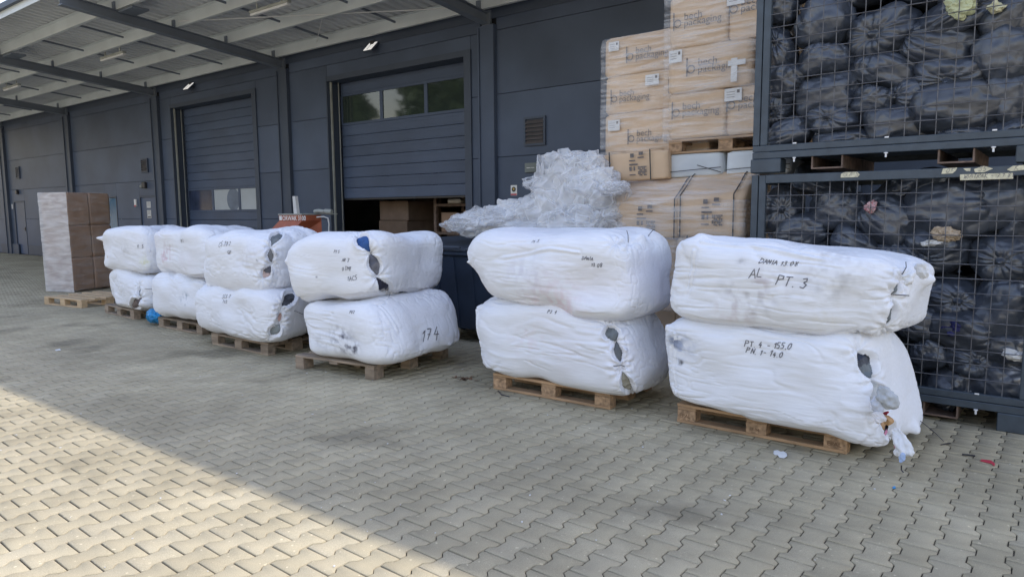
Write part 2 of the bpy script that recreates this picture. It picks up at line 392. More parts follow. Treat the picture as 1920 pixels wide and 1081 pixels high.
o = link('treeline', mesh_np('treeline', np.concatenate(tv), [np.concatenate(tq_)], [mat('tree_leaves', (.055, .085, .03), .7, .3, 2)]), kind='stuff')
o['label'] = 'row of dark green trees across the yard, mirrored in the door windows'; o['category'] = 'trees'
# ================================================================== warehouse (built in wall coordinates u, v, z)
BLD = thing('warehouse_building', 'long dark blue-grey clad warehouse wall with roller doors under the canopy', 'building', rz=WY)
V0, VD = 11.0, 11.35
COLU = [-35.1, -28.5, -21.95, -15.38, -8.75, -2.15, 4.45]
ZB = [.0, .25, 1.47, 2.69, 3.91, 5.13, 7.4]
DOORS = [(-13.71, -9.21, 4.84), (-21.08, -16.65, 4.90)]
HOLES = DOORS+[(-23.42, -22.34, 2.22), (-25.92, -25.05, 2.25), (-34.5, -33.3, 2.22)]
def panel(u0, u1, z0, z1):
    if u1-u0 < .03 or z1-z0 < .02: return
    MB().box(u0+.0025, u1-.0025, V0, V0+.12, z0+.004, z1-.004, .004).build('wall_panel', M['wall'], BLD)
ends = [-42.]+COLU+[7.]
for i in range(len(ends)-1):
    a, b = ends[i]+(.2 if i else 0), ends[i+1]-(.2 if i < len(ends)-2 else 0)
    for j in range(len(ZB)-1):
        z0, z1 = ZB[j], ZB[j+1]
        hs = sorted([h for h in HOLES if h[0] < b and h[1] > a and h[2] > z0])
        cur = a
        for h in hs:
            panel(cur, max(cur, h[0]), z0, z1)
            if h[2] < z1: panel(h[0], h[1], h[2], z1)
            cur = h[1]
        panel(cur, b, z0, z1)
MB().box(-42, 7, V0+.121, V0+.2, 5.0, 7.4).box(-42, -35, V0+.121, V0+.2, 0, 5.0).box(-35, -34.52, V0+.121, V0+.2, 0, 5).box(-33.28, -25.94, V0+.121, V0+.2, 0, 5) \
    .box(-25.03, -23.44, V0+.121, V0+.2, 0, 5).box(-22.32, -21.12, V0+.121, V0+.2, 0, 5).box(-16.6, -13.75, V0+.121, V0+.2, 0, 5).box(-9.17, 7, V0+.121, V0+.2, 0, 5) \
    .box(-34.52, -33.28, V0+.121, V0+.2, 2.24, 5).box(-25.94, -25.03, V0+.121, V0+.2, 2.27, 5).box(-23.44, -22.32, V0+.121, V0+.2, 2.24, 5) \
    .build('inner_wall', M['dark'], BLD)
MB().box(-42, 7, V0+.21, 24, 7.2, 7.4).box(-42, 7, 23.8, 24, 0, 7.19).box(-42.1, -41.9, V0+.21, 23.79, 0, 7.19).box(6.9, 7.1, V0+.21, 23.79, 0, 7.19).build('shell', M['purlin'], BLD)
for u in COLU:
    m = MB().box(u-.2, u+.2, V0-.10, V0+.11, 0, 5.24, .008)
    m.box(u-.2+.02, u-.2+.06, V0-.13, V0-.102, 0, 5.2)
    m.build('column', M['frame'] if u < -10 else M['wall'], BLD)
MB().box(-42, 7, V0-.02, V0-.002, 5.36, 5.56).build('eaves_flashing', M['frame'], BLD)

def sectional_door(u0, u1, ztop, zbot, wz0, wz1, npane, blue_first):
    fr = MB()
    for s, (a, b) in enumerate(((u0-.02, u0+.02), (u1-.16, u1+.02))):     # jamb linings and front frame
        fr.box(a, b, V0-.035, VD+.02, 0, ztop+.02)
    fr.box(u0+.021, u1-.161, V0-.03, VD+.02, ztop-.10, ztop+.02)
    d = fr.build('sectional_door', M['frame'], BLD)
    MB().box(u0+.02, u0+.06, V0+.06, V0+.10, 0, ztop-.10).box(u0+.12, u0+.135, VD-.12, VD-.105, 0, ztop-.1).build('guide_rail', M['grey'], d)
    a, b = u0+.07, u1-.17
    def slat(z0, z1):
        m = MB().box(a, b, VD, VD+.04, z0+.004, z1-.004, .005)
        n = max(1, round((z1-z0)/.125))
        for k in range(n): 
            zc = z0+(k+.5)*(z1-z0)/n; m.box(a+.005, b-.005, VD-.006, VD-.0005, zc-.022, zc+.022)
        m.build('slat', M['slat'], d)
    def run(z0, z1):
        n = max(1, round((z1-z0)/.25))
        for k in range(n): slat(z0+(z1-z0)*k/n, z0+(z1-z0)*(k+1)/n)
    run(zbot, wz0); run(wz1, ztop-.10)
    w = (b-a)/npane; fm = MB()
    for k in range(npane+1): fm.box(a+k*w-(.05 if k else 0), a+k*w+(.05 if k < npane else 0), VD-.005, VD+.04, wz0+.06, wz1-.06)
    fm.box(a, b, VD-.008, VD+.04, wz0, wz0+.058).box(a, b, VD-.008, VD+.04, wz1-.058, wz1)
    fm.build('window_frame', M['slat'], d)
    for k in range(npane):
        mt = M['pane'] if not blue_first else (M['pane_blue'] if k < blue_first else M['pane_white'])
        MB().box(a+k*w+.051, a+(k+1)*w-.051, VD+.012, VD+.022, wz0+.061, wz1-.061).build('pane', mt, d)
    return d
dm = sectional_door(-13.71, -9.21, 4.84, 1.97, 3.73, 4.48, 3, 0)
MB().box(-13.6, -9.4, VD-.01, VD+.05, 1.93, 1.966).build('rubber_seal', M['strap'], dm)
d2 = sectional_door(-21.08, -16.65, 4.90, .02, 1.68, 2.39, 3, 1)
# round painted-over shapes behind the film on the far door
MB().tube([(-18.55, VD+.009, 2.03), (-18.55, VD+.0115, 2.03)], .33, 20).build('round_sticker', mat('dim_blue_disc', (.16, .2, .27), .5), d2)

def steel_door(u0, u1, z, label_holes=None, glassy=False):
    m = MB().box(u0, u0+.05, V0-.012, V0+.10, 0, z).box(u1-.05, u1, V0-.012, V0+.10, 0, z).box(u0+.051, u1-.051, V0-.012, V0+.10, z-.05, z)
    d = m.build('steel_door', M['frame'], BLD)
    if glassy:
        MB().box(u0+.06, u1-.06, V0+.03, V0+.06, .1, z-.06).build('glass_pane', glass('bluish_glass', (.10, .22, .36), .12, .8), d)
        MB().box(u0+.052, u0+.12, V0+.02, V0+.07, .05, z-.052).box(u1-.12, u1-.052, V0+.02, V0+.07, .05, z-.052).build('stile', M['wall'], d)
    else:
        MB().box(u0+.055, u1-.055, V0+.02, V0+.07, .01, z-.055, .004).build('leaf', M['slat'], d)
        MB().box(u1-.16, u1-.10, V0-.02, V0+.019, .98, 1.14).tube([(u1-.13, V0-.045, 1.06), (u1-.26, V0-.045, 1.06)], .012, 6).build('handle', M['strap'], d)
    return d
steel_door(-23.42, -22.34, 2.22); steel_door(-25.92, -25.05, 2.25, glassy=True); steel_door(-34.5, -33.3, 2.22)
def louvre(u0, u1, z0, z1, n=6):
    m = MB().box(u0, u0+.04, V0-.045, V0-.002, z0, z1).box(u1-.04, u1, V0-.045, V0-.002, z0, z1).box(u0+.041, u1-.041, V0-.045, V0-.002, z0, z0+.04).box(u0+.041, u1-.041, V0-.045, V0-.002, z1-.04, z1)
    m.box(u0+.041, u1-.041, V0-.008, V0-.001, z0+.041, z1-.041)
    d = m.build('louvre_vent', M['frame'], BLD); h = (z1-z0-.09)/n
    for k in range(n):
        z = z0+.045+k*h
        MB().add([(u0+.042, V0-.055, z+.005), (u1-.042, V0-.055, z+.005), (u1-.042, V0-.012, z+h*.82), (u0+.042, V0-.012, z+h*.82),
                  (u0+.042, V0-.055, z-.003), (u1-.042, V0-.055, z-.003), (u1-.042, V0-.012, z+h*.82-.008), (u0+.042, V0-.012, z+h*.82-.008)],
                 [(3, 2, 1, 0), (4, 5, 6, 7), (0, 1, 5, 4), (2, 3, 7, 6), (1, 2, 6, 5), (3, 0, 4, 7)]).build('slat', M['louvre'], d)
M['louvre'] = mat('louvre_blade', (.105, .095, .098), .5, .1, 6)
louvre(-7.87, -7.38, 2.86, 3.40); louvre(-23.12, -22.68, 2.96, 3.40, 5); louvre(-33.9, -33.5, 3.13, 3.63, 5)
# concrete plinth blocks at the far foot of the wall
for a, b in ((-36.2, -35.4), (-34.9, -34.2), (-33.1, -31.2), (-30.9, -29.4)):
    MB().box(a, b, V0-.06, V0-.004, .0, .42, .01).build('plinth_panel', M['frame'], BLD)
# wall fittings: each its own thing
def wthing(name, label, cat, group=None): return thing(name, label, cat, rz=WY, group=group)
def wmesh(mb, name, mt, label, cat, group=None):
    o = mb.build(name, mt, None, rot=(0, 0, WY)); return tag(o, label, cat, group)
for u, lab in ((-12.0, 'rectangular floodlight on the wall above the half-open middle roller door'), (-19.75, 'rectangular floodlight on the wall above the closed far roller door')):
    t = wthing('wall_floodlight', lab, 'floodlight', 'floodlights above the roller doors')
    def sl(a, b, e0, e1, lo=0., hi=1.):      # a slab tilted down and away from the wall
        y0_, z0_, y1_, z1_ = 10.97, 5.40, 10.76, 5.19; q = lambda k, e: (y0_+(y1_-y0_)*k-e*.707, z0_+(z1_-z0_)*k+e*.707)
        pts = [(a, *q(hi, e1)), (b, *q(hi, e1)), (b, *q(lo, e1)), (a, *q(lo, e1)), (a, *q(hi, e0)), (b, *q(hi, e0)), (b, *q(lo, e0)), (a, *q(lo, e0))]
        return MB().hexa([(x, y+.0, z) for x, y, z in pts])
    sl(u-.14, u+.14, -.05, 0, 0, 1).build('housing', M['frame'], t)
    sl(u-.125, u+.125, .001, .012, .04, .96).build('diffuser', M['lit'], t)
    sl(u-.02, u-.008, .0125, .016, .06, .94).build('divider', M['grey'], t)
    MB().box(u-.05, u+.05, 10.9, 10.999, 5.28, 5.42).build('bracket', M['strap'], t)
t = wthing('door_sign', 'small grey illuminated-style sign plate below the louvre vent', 'sign')
MB().box(-7.85, -7.57, V0-.05, V0-.003, 2.36, 2.54, .005).build('plate', mat('sign_grey', (.16, .19, .19), .4), t)
MB().box(-7.80, -7.72, V0-.053, V0-.0505, 2.44, 2.452).box(-7.71, -7.62, V0-.053, V0-.0505, 2.442, 2.450).build('arrow_mark', M['white'], t)
t = wthing('notice_sticker', 'small white and red warning sticker with a dark round emblem on the wall', 'sticker')
MB().box(-8.22, -8.07, V0-.006, V0-.001, 1.93, 2.13).build('sheet', M['white'], t)
MB().tube([(-8.145, V0-.0095, 2.05), (-8.145, V0-.0065, 2.05)], .05, 12).build('emblem', M['strap'], t)
MB().tube([(-8.145, V0-.0125, 2.055), (-8.145, V0-.0098, 2.055)], .022, 8).build('emblem_centre', mat('ochre', (.5, .33, .06), .6), t)
MB().box(-8.215, -8.075, V0-.0095, V0-.0065, 1.935, 1.965).build('red_band', M['red'], t)
for k, (z0, z1, lab) in enumerate(((1.83, 2.03, 'upper of two white paper notices on the steel door'), (1.50, 1.76, 'lower of two white paper notices, with a grey bar, on the steel door'))):
    t = wthing('paper_notice', lab, 'notice', 'notices on the steel door')
    MB().box(-23.0, -22.74, V0+.012, V0+.0185, z0, z1).build('sheet', M['paper'], t)
    m = MB()
    for q in range(4): m.box(-22.97, -22.79+.01*(q % 2), V0+.0095, V0+.0118, z1-.035-q*.03, z1-.028-q*.03)
    if k: m.box(-22.97, -22.77, V0+.0095, V0+.0118, z0+.02, z0+.06)
    m.build('print', M['print'], t)
t = wthing('wall_keypad', 'small white and red box on the wall left of the steel door', 'switch box')
MB().box(-23.72, -23.6, V0-.05, V0-.003, 1.88, 2.12, .006).build('box', M['white'], t)
MB().box(-23.72, -23.6, V0-.052, V0-.05, 1.88, 1.93).build('red_strip', M['red'], t)
t = wthing('door_lamp', 'small dark round lamp above the steel door with notices', 'lamp')
MB().box(-23.05, -22.85, V0-.1, V0-.003, 2.46, 2.66, .02).build('housing', M['strap'], t)
MB().tube([(-23.12, V0-.09, 2.52), (-23.06, V0-.06, 2.53)], .05, 10).build('lens', M['grey'], t)
wmesh(MB().box(-33.95, -33.80, V0-.1, V0-.003, 2.5, 2.68, .02), 'door_lamp', M['strap'], 'dark lamp over the farthest steel door at the left edge', 'lamp')
wmesh(MB().box(-34.75, -34.6, V0-.01, V0-.003, 1.9, 2.1), 'paper_notice', M['paper'], 'small pale notice beside the farthest steel door', 'notice')

# inside the open door
M['carton_dim'] = mat('shaded_brown_carton', (.16, .11, .08), .8, .1)  # carton colour darkened to give the shade inside the doorway
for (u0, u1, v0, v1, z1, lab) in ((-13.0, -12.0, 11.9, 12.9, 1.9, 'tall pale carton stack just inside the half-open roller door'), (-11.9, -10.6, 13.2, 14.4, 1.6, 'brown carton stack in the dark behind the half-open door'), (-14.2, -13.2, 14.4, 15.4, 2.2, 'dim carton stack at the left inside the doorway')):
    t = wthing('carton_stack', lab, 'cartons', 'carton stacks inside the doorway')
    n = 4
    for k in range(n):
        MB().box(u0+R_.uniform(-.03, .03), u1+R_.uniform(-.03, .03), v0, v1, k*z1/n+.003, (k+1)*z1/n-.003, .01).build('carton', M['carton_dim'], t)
t = wthing('storage_rack', 'dark shelving rack with a bright parcel seen through the open door', 'rack')
m = MB()
for u in (-11.2, -9.4): m.box(u-.04, u+.04, 12.0, 12.08, 0, 3).box(u-.04, u+.04, 13.0, 13.08, 0, 3)
for z in (.5, 1.1, 1.75): m.box(-11.16, -9.44, 12.0, 13.08, z, z+.06)
m.build('frame', M['rust'], t)
for (u, z, w, h) in ((-11.0, .56, .6, .4), (-10.3, .56, .5, .45), (-11.1, 1.16, .5, .45), (-10.4, 1.16, .7, .5)):
    MB().box(u, u+w, 12.1, 12.9, z, z+h, .01).build('crate', M['carton_dk'], t)
tag(MB().box(-10.9, -10.5, 12.1, 12.3, 1.82, 1.92, .02).build('white_parcel', M['white'], None, rot=(0, 0, WY)), 'bright white parcel glimpsed high in the dark doorway', 'parcel')

# ================================================================== canopy
CAN = thing('canopy', 'grey steel loading-bay canopy with corrugated roof over dark beams', 'canopy', rz=WY)
def zb(v): return 5.25+(11-v)*.084
VF = 5.95
for u in COLU:
    m = MB(); w, tf = .17, .014
    for (a, b, z0, z1) in ((-w/2, w/2, 0, tf), (-w/2, w/2, .21-tf, .21), (-.006, .006, tf, .21-tf)):
        m.hexa([(u+a, VF, zb(VF)+z0), (u+b, VF, zb(VF)+z0), (u+b, 10.99, zb(10.99)+z0), (u+a, 10.99, zb(10.99)+z0),
                (u+a, VF, zb(VF)+z1), (u+b, VF, zb(VF)+z1), (u+b, 10.99, zb(10.99)+z1), (u+a, 10.99, zb(10.99)+z1)])
    m.box(u-.1, u+.1, 10.93, 10.985, 5.15, 5.52)
    m.build('beam', M['beam'], CAN)
PV = [10.72, 9.45, 8.21, 6.97]
PUH = .24
allu = [-41.7]+COLU+[6.8]
for i in range(len(allu)-1):
    a, b = allu[i]+.006, allu[i+1]-.006
    for v in PV:
        z = zb(v)+.214
        m = MB().box(a, b, v, v+.012, z, z+PUH).box(a, b, v+.012, v+.075, z, z+.012).box(a, b, v-.075, v, z+PUH-.012, z+PUH)
        m.build('purlin', M['purlin'], CAN)
    if i < len(allu)-2:
        for v in PV:       # cleats standing on the beam
            z = zb(v)+.214; u = allu[i+1]
            MB().box(u-.05, u+.05, v-.03, v-.002, z, z+.16).build('cleat', M['beam'], CAN)
    # sag bars between purlins at the thirds of a bay
    pv = [VF+.1]+PV[::-1]+[10.98]
    for f in (1/3, 2/3):
        u = a+(b-a)*f
        for q in range(len(PV)):
            v0, v1 = PV[::-1][q], (PV[::-1]+[10.98])[q+1]
            MB().hexa([(u-.02, v0+.09, zb(v0+.09)+.30), (u+.02, v0+.09, zb(v0+.09)+.30), (u+.02, v1-.09, zb(v1-.09)+.30), (u-.02, v1-.09, zb(v1-.09)+.30),
                       (u-.02, v0+.09, zb(v0+.09)+.34), (u+.02, v0+.09, zb(v0+.09)+.34), (u+.02, v1-.09, zb(v1-.09)+.34), (u-.02, v1-.09, zb(v1-.09)+.34)]).build('sag_bar', M['beam'], CAN)
    # trapezoidal sheet of this bay
    xs = []; per = .25; n = int((b-a)/per)
    for q in range(n+1):
        x = a+q*per
        for dx, dz in ((0, 0), (.12, 0), (.15, .045), (.22, .045)):
            if x+dx < b: xs.append((x+dx, dz))
    xs.append((b, 0)); V = []; 
    for v in (VF-.05, 10.985):
        V += [(x, v, zb(v)+.214+PUH+.004+dz) for x, dz in xs]
    n = len(xs); V += [(x, y, z+.02) for x, y, z in V]
    MB().add(V, [(i_, i_+1, i_+1+n, i_+n) for i_ in range(n-1)]+[(2*n+i_+n, 2*n+i_+1+n, 2*n+i_+1, 2*n+i_) for i_ in range(n-1)]).build('roof_sheet', M['sheet'], CAN)
zf = zb(VF)
MB().box(-41.8, 6.9, VF-.14, VF-.06, zf+.36, zf+.47).build('fascia', M['frame'], CAN)
MB().box(-41.8, 6.9, VF-.055, VF-.035, zf+.22, zf+.455).build('edge_purlin', M['purlin'], CAN)
def rod(a, b, r=.012): MB().tube([a, b], r, 6).build('brace_rod', M['lamp'], CAN)
rod((-15.0, 8.1, zb(8.1)+.26), (-9.0, 10.6, zb(10.6)+.26)); rod((-8.4, 8.1, zb(8.1)+.26), (-2.4, 10.6, zb(10.6)+.26))
rod((-11.9, 9.5, zb(9.5)+.26), (-13.6, 10.65, zb(10.65)+.30), .007)
for u, v in ((-14.9, 7.15), (-21.45, 7.15)):
    MB().box(u-.35, u+.25, v-.17, v+.17, zb(v)+.16, zb(v)+.20).build('junction_plate', M['beam'], CAN)
for (u0, v, lab) in ((-19.2, 8.3, 'fluorescent tube light under the canopy in the bay above the far door'), (-12.6, 8.3, 'fluorescent tube light under the canopy at the top edge, nearest bay'), (-26.0, 8.3, 'fluorescent tube light under the canopy in the farthest visible bay')):
    t = wthing('tube_light', lab, 'tube light', 'fluorescent tube lights under the canopy')
    z = zb(v)+.06
    MB().box(u0, u0+1.25, v-.05, v+.05, z, z+.05, .008).build('housing', M['grey'], t)
    MB().box(u0+.02, u0+1.23, v-.045, v+.045, z-.05, z-.001, .012).build('diffuser', M['lamp'], t)
    MB().box(u0+.2, u0+.24, v-.01, v+.01, z+.051, z+.16).box(u0+1.0, u0+1.04, v-.01, v+.01, z+.051, z+.16).build('hanger', M['grey'], t)
# ================================================================== mesh cages
def wires(parent, pts, name='wire'):
    """straight wires sharing mesh data by length"""
    for a, b in pts:
        a = np.array(a, float); b = np.array(b, float); L = round(float(np.linalg.norm(b-a)), 4)
        key = ('w', L)
        if key not in WM: WM[key] = MB().tube([(0, 0, 0), (0, 0, L)], .0034, 4).mesh('wire', M['wire'])
        o = link(name, WM[key], parent, a); o.rotation_mode = 'QUATERNION'; o.rotation_quaternion = Vector(b-a).to_track_quat('Z', 'Y')
WM = {}
CX0, CX1, CY0, CY1 = -2.13, -.05, 6.0, 7.2
def cage(z, h, label, pockets=True):
    t = thing('mesh_cage', label, 'cage', group='stacked steel mesh cages'); m = M['steel_dark']
    # posts
    for i, (x, s) in enumerate(((CX0, 1), (CX1, -1))):
        for y, q in ((CY0, 1), (CY1, -1)):
            mb = MB(); xa, xb = sorted((x, x+s*.055)); mb.box(xa, xb, *sorted((y, y+q*.06)), z+.25, z+h, .004)
            xa, xb = sorted((x+s*.062, x+s*.12)); mb.box(xa, xb, *sorted((y+q*.004, y+q*.05)), z+.25, z+h, .004)
            mb.build('post', m, t)
            xa, xb = sorted((x-s*.012, x+s*.24)); MB().box(xa, xb, *sorted((y-q*.004, y+q*.15)), z+(.0 if z < .1 else .02), z+.135, .006).build('foot', m, t)
    for y, q in ((CY0, 1), (CY1, -1)):
        ya, yb = sorted((y, y+q*.05))
        MB().box(CX0+.12, CX1-.12, ya, yb, z+h-.07, z+h, .004).build('top_rail', m, t)
        MB().box(CX0, CX1, ya, yb, z+.137, z+.192, .004).build('lower_rail', m, t)
        MB().box(CX0, CX1, ya+q*.004, yb, z+.196, z+.249, .004).build('sill_rail', m, t)
    for x, s in ((CX0, 1), (CX1, -1)):
        xa, xb = sorted((x, x+s*.05))
        for z0, z1, nm in ((h-.07, h, 'top_rail'), (.137, .192, 'lower_rail')): MB().box(xa, xb, CY0+.06, CY1-.06, z+z0, z+z1, .004).build(nm, m, t)
    MB().box(CX0+.06, CX1-.06, CY0+.06, CY1-.06, z+.18, z+.195).build('floor_plate', m, t)
    # fork pockets: open rusty channels
    for xa, xb in ((-1.65, -1.41), (-.76, -.53)):
        mb = MB().box(xa, xa+.012, CY0+.02, CY1-.02, z+.035, z+.136).box(xb-.012, xb, CY0+.02, CY1-.02, z+.035, z+.136).box(xa+.012, xb-.012, CY0+.02, CY1-.02, z+.035, z+.047)
        mb.build('fork_pocket', M['rust'], t)
    for x in (-1.78, -1.10, -.42):
        MB().tube([(x, CY0-.004, z+.128), (x, CY0-.004, z+.10)], .007, 6).tube([(x, CY0-.004, z+.137), (x, CY0-.004, z+.128)], .014, 6).build('bolt', M['lamp'], t)
        MB().box(x-.014, x+.014, CY0-.006, CY0-.0005, z+.247, z+.257).build('bolt', M['lamp'], t)
    W = []
    xa, xb, za, zt_ = CX0+.12, CX1-.12, z+.25, z+h-.07
    n = round((xb-xa)/.105)
    W += [((xa+(xb-xa)*k/n, CY0+.022, za), (xa+(xb-xa)*k/n, CY0+.022, zt_)) for k in range(1, n)]
    nz = round((zt_-za)/.105)
    W += [((xa, CY0+.016, za+(zt_-za)*k/nz), (xb, CY0+.016, za+(zt_-za)*k/nz)) for k in range(1, nz)]
    ny = 11
    for x in (CX0+.02,):
        W += [((x, CY0+.06+(CY1-CY0-.12)*k/ny, za), (x, CY0+.06+(CY1-CY0-.12)*k/ny, zt_)) for k in range(1, ny)]
        W += [((x+.006, CY0+.06, za+(zt_-za)*k/nz), (x+.006, CY1-.06, za+(zt_-za)*k/nz)) for k in range(1, nz)]
    wires(t, W)
    return t
cage(0., 1.90, 'lower dark steel mesh cage packed with black bags behind the right-hand bales')
cage(1.90, 1.92, 'upper dark steel mesh cage packed with black bags, stacked on another')
# tape labels on the lower cage rail and a card
def tapepatch(pts, lab, txt=None, tx=None, y=CY0-.003):
    P = [at_y(px, py, y) for px, py in pts]; n = len(P); t = thing('tape_label', lab, 'label', group='worn tape labels on the cage rail')
    V = [tuple(p) for p in P]+[(p[0], p[1]+.002, p[2]) for p in P]
    MB().add(V, [tuple(range(n))[::-1], tuple(range(n, 2*n))]+[((i+1) % n, i, i+n, (i+1) % n+n) for i in range(n)]).build('tape', M['tape'], t)
    if txt:
        p = at_y(*tx[:2], y-.0015); writing(t, txt, lambda a, b: np.array([p[0]+a, y-.0015, p[2]+b+.01*a]), tx[2], .0022)
# ------------------------------------------------------------------ handwriting strokes
GL = {'A': [[(0, 0), (.35, 1), (.7, 0)], [(.15, .4), (.6, .4)]], 'B': [[(0, 0), (0, 1), (.5, .85), (.1, .5), (.6, .3), (0, 0)]], 'C': [[(.6, .9), (.2, 1), (0, .5), (.2, 0), (.6, .1)]],
      'D': [[(0, 0), (.05, 1), (.55, .75), (.6, .3), (0, 0)]], 'E': [[(.5, 1), (0, 1), (0, 0), (.5, 0)], [(0, .5), (.4, .5)]], 'G': [[(.6, .9), (.2, 1), (0, .5), (.2, 0), (.6, .1), (.6, .45), (.35, .45)]],
      'H': [[(0, 0), (0, 1)], [(.6, 0), (.6, 1)], [(0, .5), (.6, .5)]], 'I': [[(.1, 0), (.1, 1)]], 'K': [[(0, 0), (0, 1)], [(.5, 1), (0, .5), (.55, 0)]], 'L': [[(0, 1), (0, 0), (.5, 0)]],
      'M': [[(0, 0), (.1, 1), (.35, .4), (.6, 1), (.7, 0)]], 'N': [[(0, 0), (.05, 1), (.5, 0), (.55, 1)]], 'O': [[(.3, 1), (0, .6), (.1, .1), (.4, 0), (.6, .4), (.5, .9), (.3, 1)]],
      'P': [[(0, 0), (.05, 1), (.5, .9), (.5, .6), (.05, .5)]], 'R': [[(0, 0), (.05, 1), (.5, .9), (.5, .6), (.05, .5), (.55, 0)]], 'S': [[(.5, .9), (.1, 1), (.05, .6), (.5, .4), (.4, 0), (0, .1)]],
      'T': [[(.3, 0), (.3, 1)], [(0, 1), (.65, 1)]], 'U': [[(0, 1), (.05, .1), (.45, .1), (.5, 1)]], 'V': [[(0, 1), (.25, 0), (.5, 1)]], 'W': [[(0, 1), (.15, 0), (.35, .7), (.5, 0), (.7, 1)]],
      '0': [[(.25, 1), (0, .6), (.05, .1), (.3, 0), (.5, .4), (.45, .9), (.25, 1)]], '1': [[(0, .7), (.3, 1), (.15, 0)]], '2': [[(0, .8), (.25, 1), (.45, .7), (0, 0), (.5, .05)]],
      '3': [[(0, .9), (.35, 1), (.4, .7), (.15, .55), (.5, .35), (.35, 0), (0, .1)]], '4': [[(.35, 1), (0, .4), (.55, .4)], [(.4, .65), (.3, -.1)]], '5': [[(.5, 1), (.1, 1), (.05, .6), (.45, .5), (.4, .05), (0, 0)]],
      '7': [[(0, 1), (.5, 1), (.15, 0)], [(.1, .5), (.4, .5)]], '8': [[(.25, .5), (0, .8), (.25, 1), (.5, .8), (.05, .3), (.25, 0), (.5, .25), (.25, .5)]], '9': [[(.45, .7), (.1, .6), (.1, .95), (.45, .9), (.3, 0)]],
      '.': [[(.05, 0), (.12, .06)]], ',': [[(.1, .08), (.0, -.12)]], '-': [[(.05, .45), (.45, .45)]], ' ': [], '?': [[(0, .8), (.3, 1), (.4, .7), (.15, .4)]]}
def stroke_lines(txt, size, slant=.28):
    x = 0; L = []
    for ch in txt:
        if ch == '\n': continue
        jx, jy, js = R_.uniform(-.07, .07), R_.uniform(-.12, .12), R_.uniform(.82, 1.18)
        for st in GL.get(ch, []):
            st = [(a*js+jx, b*js+jy) for a, b in st]
            q = []
            for (a, b), (c, d) in zip(st, st[1:]):
                for k in range(4): f = k/4; q.append((a+(c-a)*f, b+(d-b)*f))
            q.append(st[-1]); L.append([((x+a)*size+slant*b*size, b*size) for a, b in q])
        x += {'.': .35, ',': .35, 'I': .4, ' ': .5, '1': .5}.get(ch, .82)
    return L
def writing(parent, txt, fn, size, w=.004, m=None, name='handwriting'):
    mb = MB()
    for st in stroke_lines(txt, size):
        pts = [np.array(fn(a, b)) for a, b in st]
        Lf = []; Rt = []
        for i, (a, b) in enumerate(st):
            a2, b2 = st[min(i+1, len(st)-1)]; a1, b1 = st[max(i-1, 0)]
            dx, dy = a2-a1, b2-b1; l = math.hypot(dx, dy)+1e-9; nx, ny = -dy/l*w/2, dx/l*w/2
            Lf.append(fn(a+nx, b+ny)); Rt.append(fn(a-nx, b-ny))
        n = len(st); mb.add(Lf+Rt, [(i, i+1, n+i+1, n+i) for i in range(n-1)])
    return mb.build(name, m or M['ink'], parent)
tapepatch([(1577, 326), (1583, 323), (1607, 322), (1612, 327), (1608, 332), (1576, 333)], 'torn cream tape with faint pen marks, left on the lower cage rail', 'G A 5', (1580, 331, .034))
tapepatch([(1768, 316), (1795, 314), (1792, 320), (1786, 325), (1765, 326)], 'torn cream tape with a pen scrawl on the lower cage rail, middle', 'OK', (1774, 323, .034))
tapepatch([(1806, 316), (1820, 315), (1819, 321), (1812, 321)], 'smallest cream tape scrap on the lower cage rail')
tapepatch([(1826, 317), (1845, 311), (1862, 316), (1845, 323), (1828, 323)], 'arrow-shaped cream tape with pen marks on the lower cage rail', '35', (1834, 321, .034))
tapepatch([(1888, 318), (1899, 311), (1925, 309), (1925, 318), (1895, 321)], 'long cream tape at the right end of the lower cage rail', 'K', (1902, 318, .03))
t = thing('card_label', 'long cream card with handwriting hung on the mesh of the lower cage', 'label')
P = [at_y(px, py, CY0-.004) for px, py in ((1800, 327), (1899, 324), (1900, 335), (1800, 338))]
MB().add([tuple(p) for p in P]+[(p[0], p[1]+.002, p[2]) for p in P], [(0, 1, 2, 3), (7, 6, 5, 4), (1, 0, 4, 5), (2, 1, 5, 6), (3, 2, 6, 7), (0, 3, 7, 4)]).build('card', M['tape'], t)
p0 = P[3]; writing(t, 'WIATRAK - 79 87', lambda a, b: np.array([p0[0]+.02+a, CY0-.0055, p0[2]+.012+b+.012*a]), .028, .0028)

# ------------------------------------------------------------------ black bags
def sphere_grid(n):
    g = np.linspace(-1, 1, n+1); V = []; Q = []; o = 0
    for ax in range(3):
        for s in (-1, 1):
            A, B = np.meshgrid(np.tan(g*math.pi/4), np.tan(g*math.pi/4), indexing='ij'); P = np.zeros((n+1, n+1, 3)); P[..., ax] = s
            P[..., (ax+1) % 3] = A*(s); P[..., (ax+2) % 3] = B; V.append(P.reshape(-1, 3))
            i, j = np.meshgrid(np.arange(n), np.arange(n), indexing='ij'); b = (i*(n+1)+j).ravel()+o
            Q.append(np.stack([b, b+n+1, b+n+2, b+1], 1)); o += (n+1)**2
    V = np.concatenate(V); Q = np.concatenate(Q); V /= np.linalg.norm(V, axis=1)[:, None]
    key = np.round(V, 5); u, inv = np.unique(key, axis=0, return_inverse=True); inv = inv.ravel()
    Vn = np.zeros((len(u), 3)); Vn[inv] = V; return Vn, inv[Q]
SPV, SPQ = sphere_grid(34)
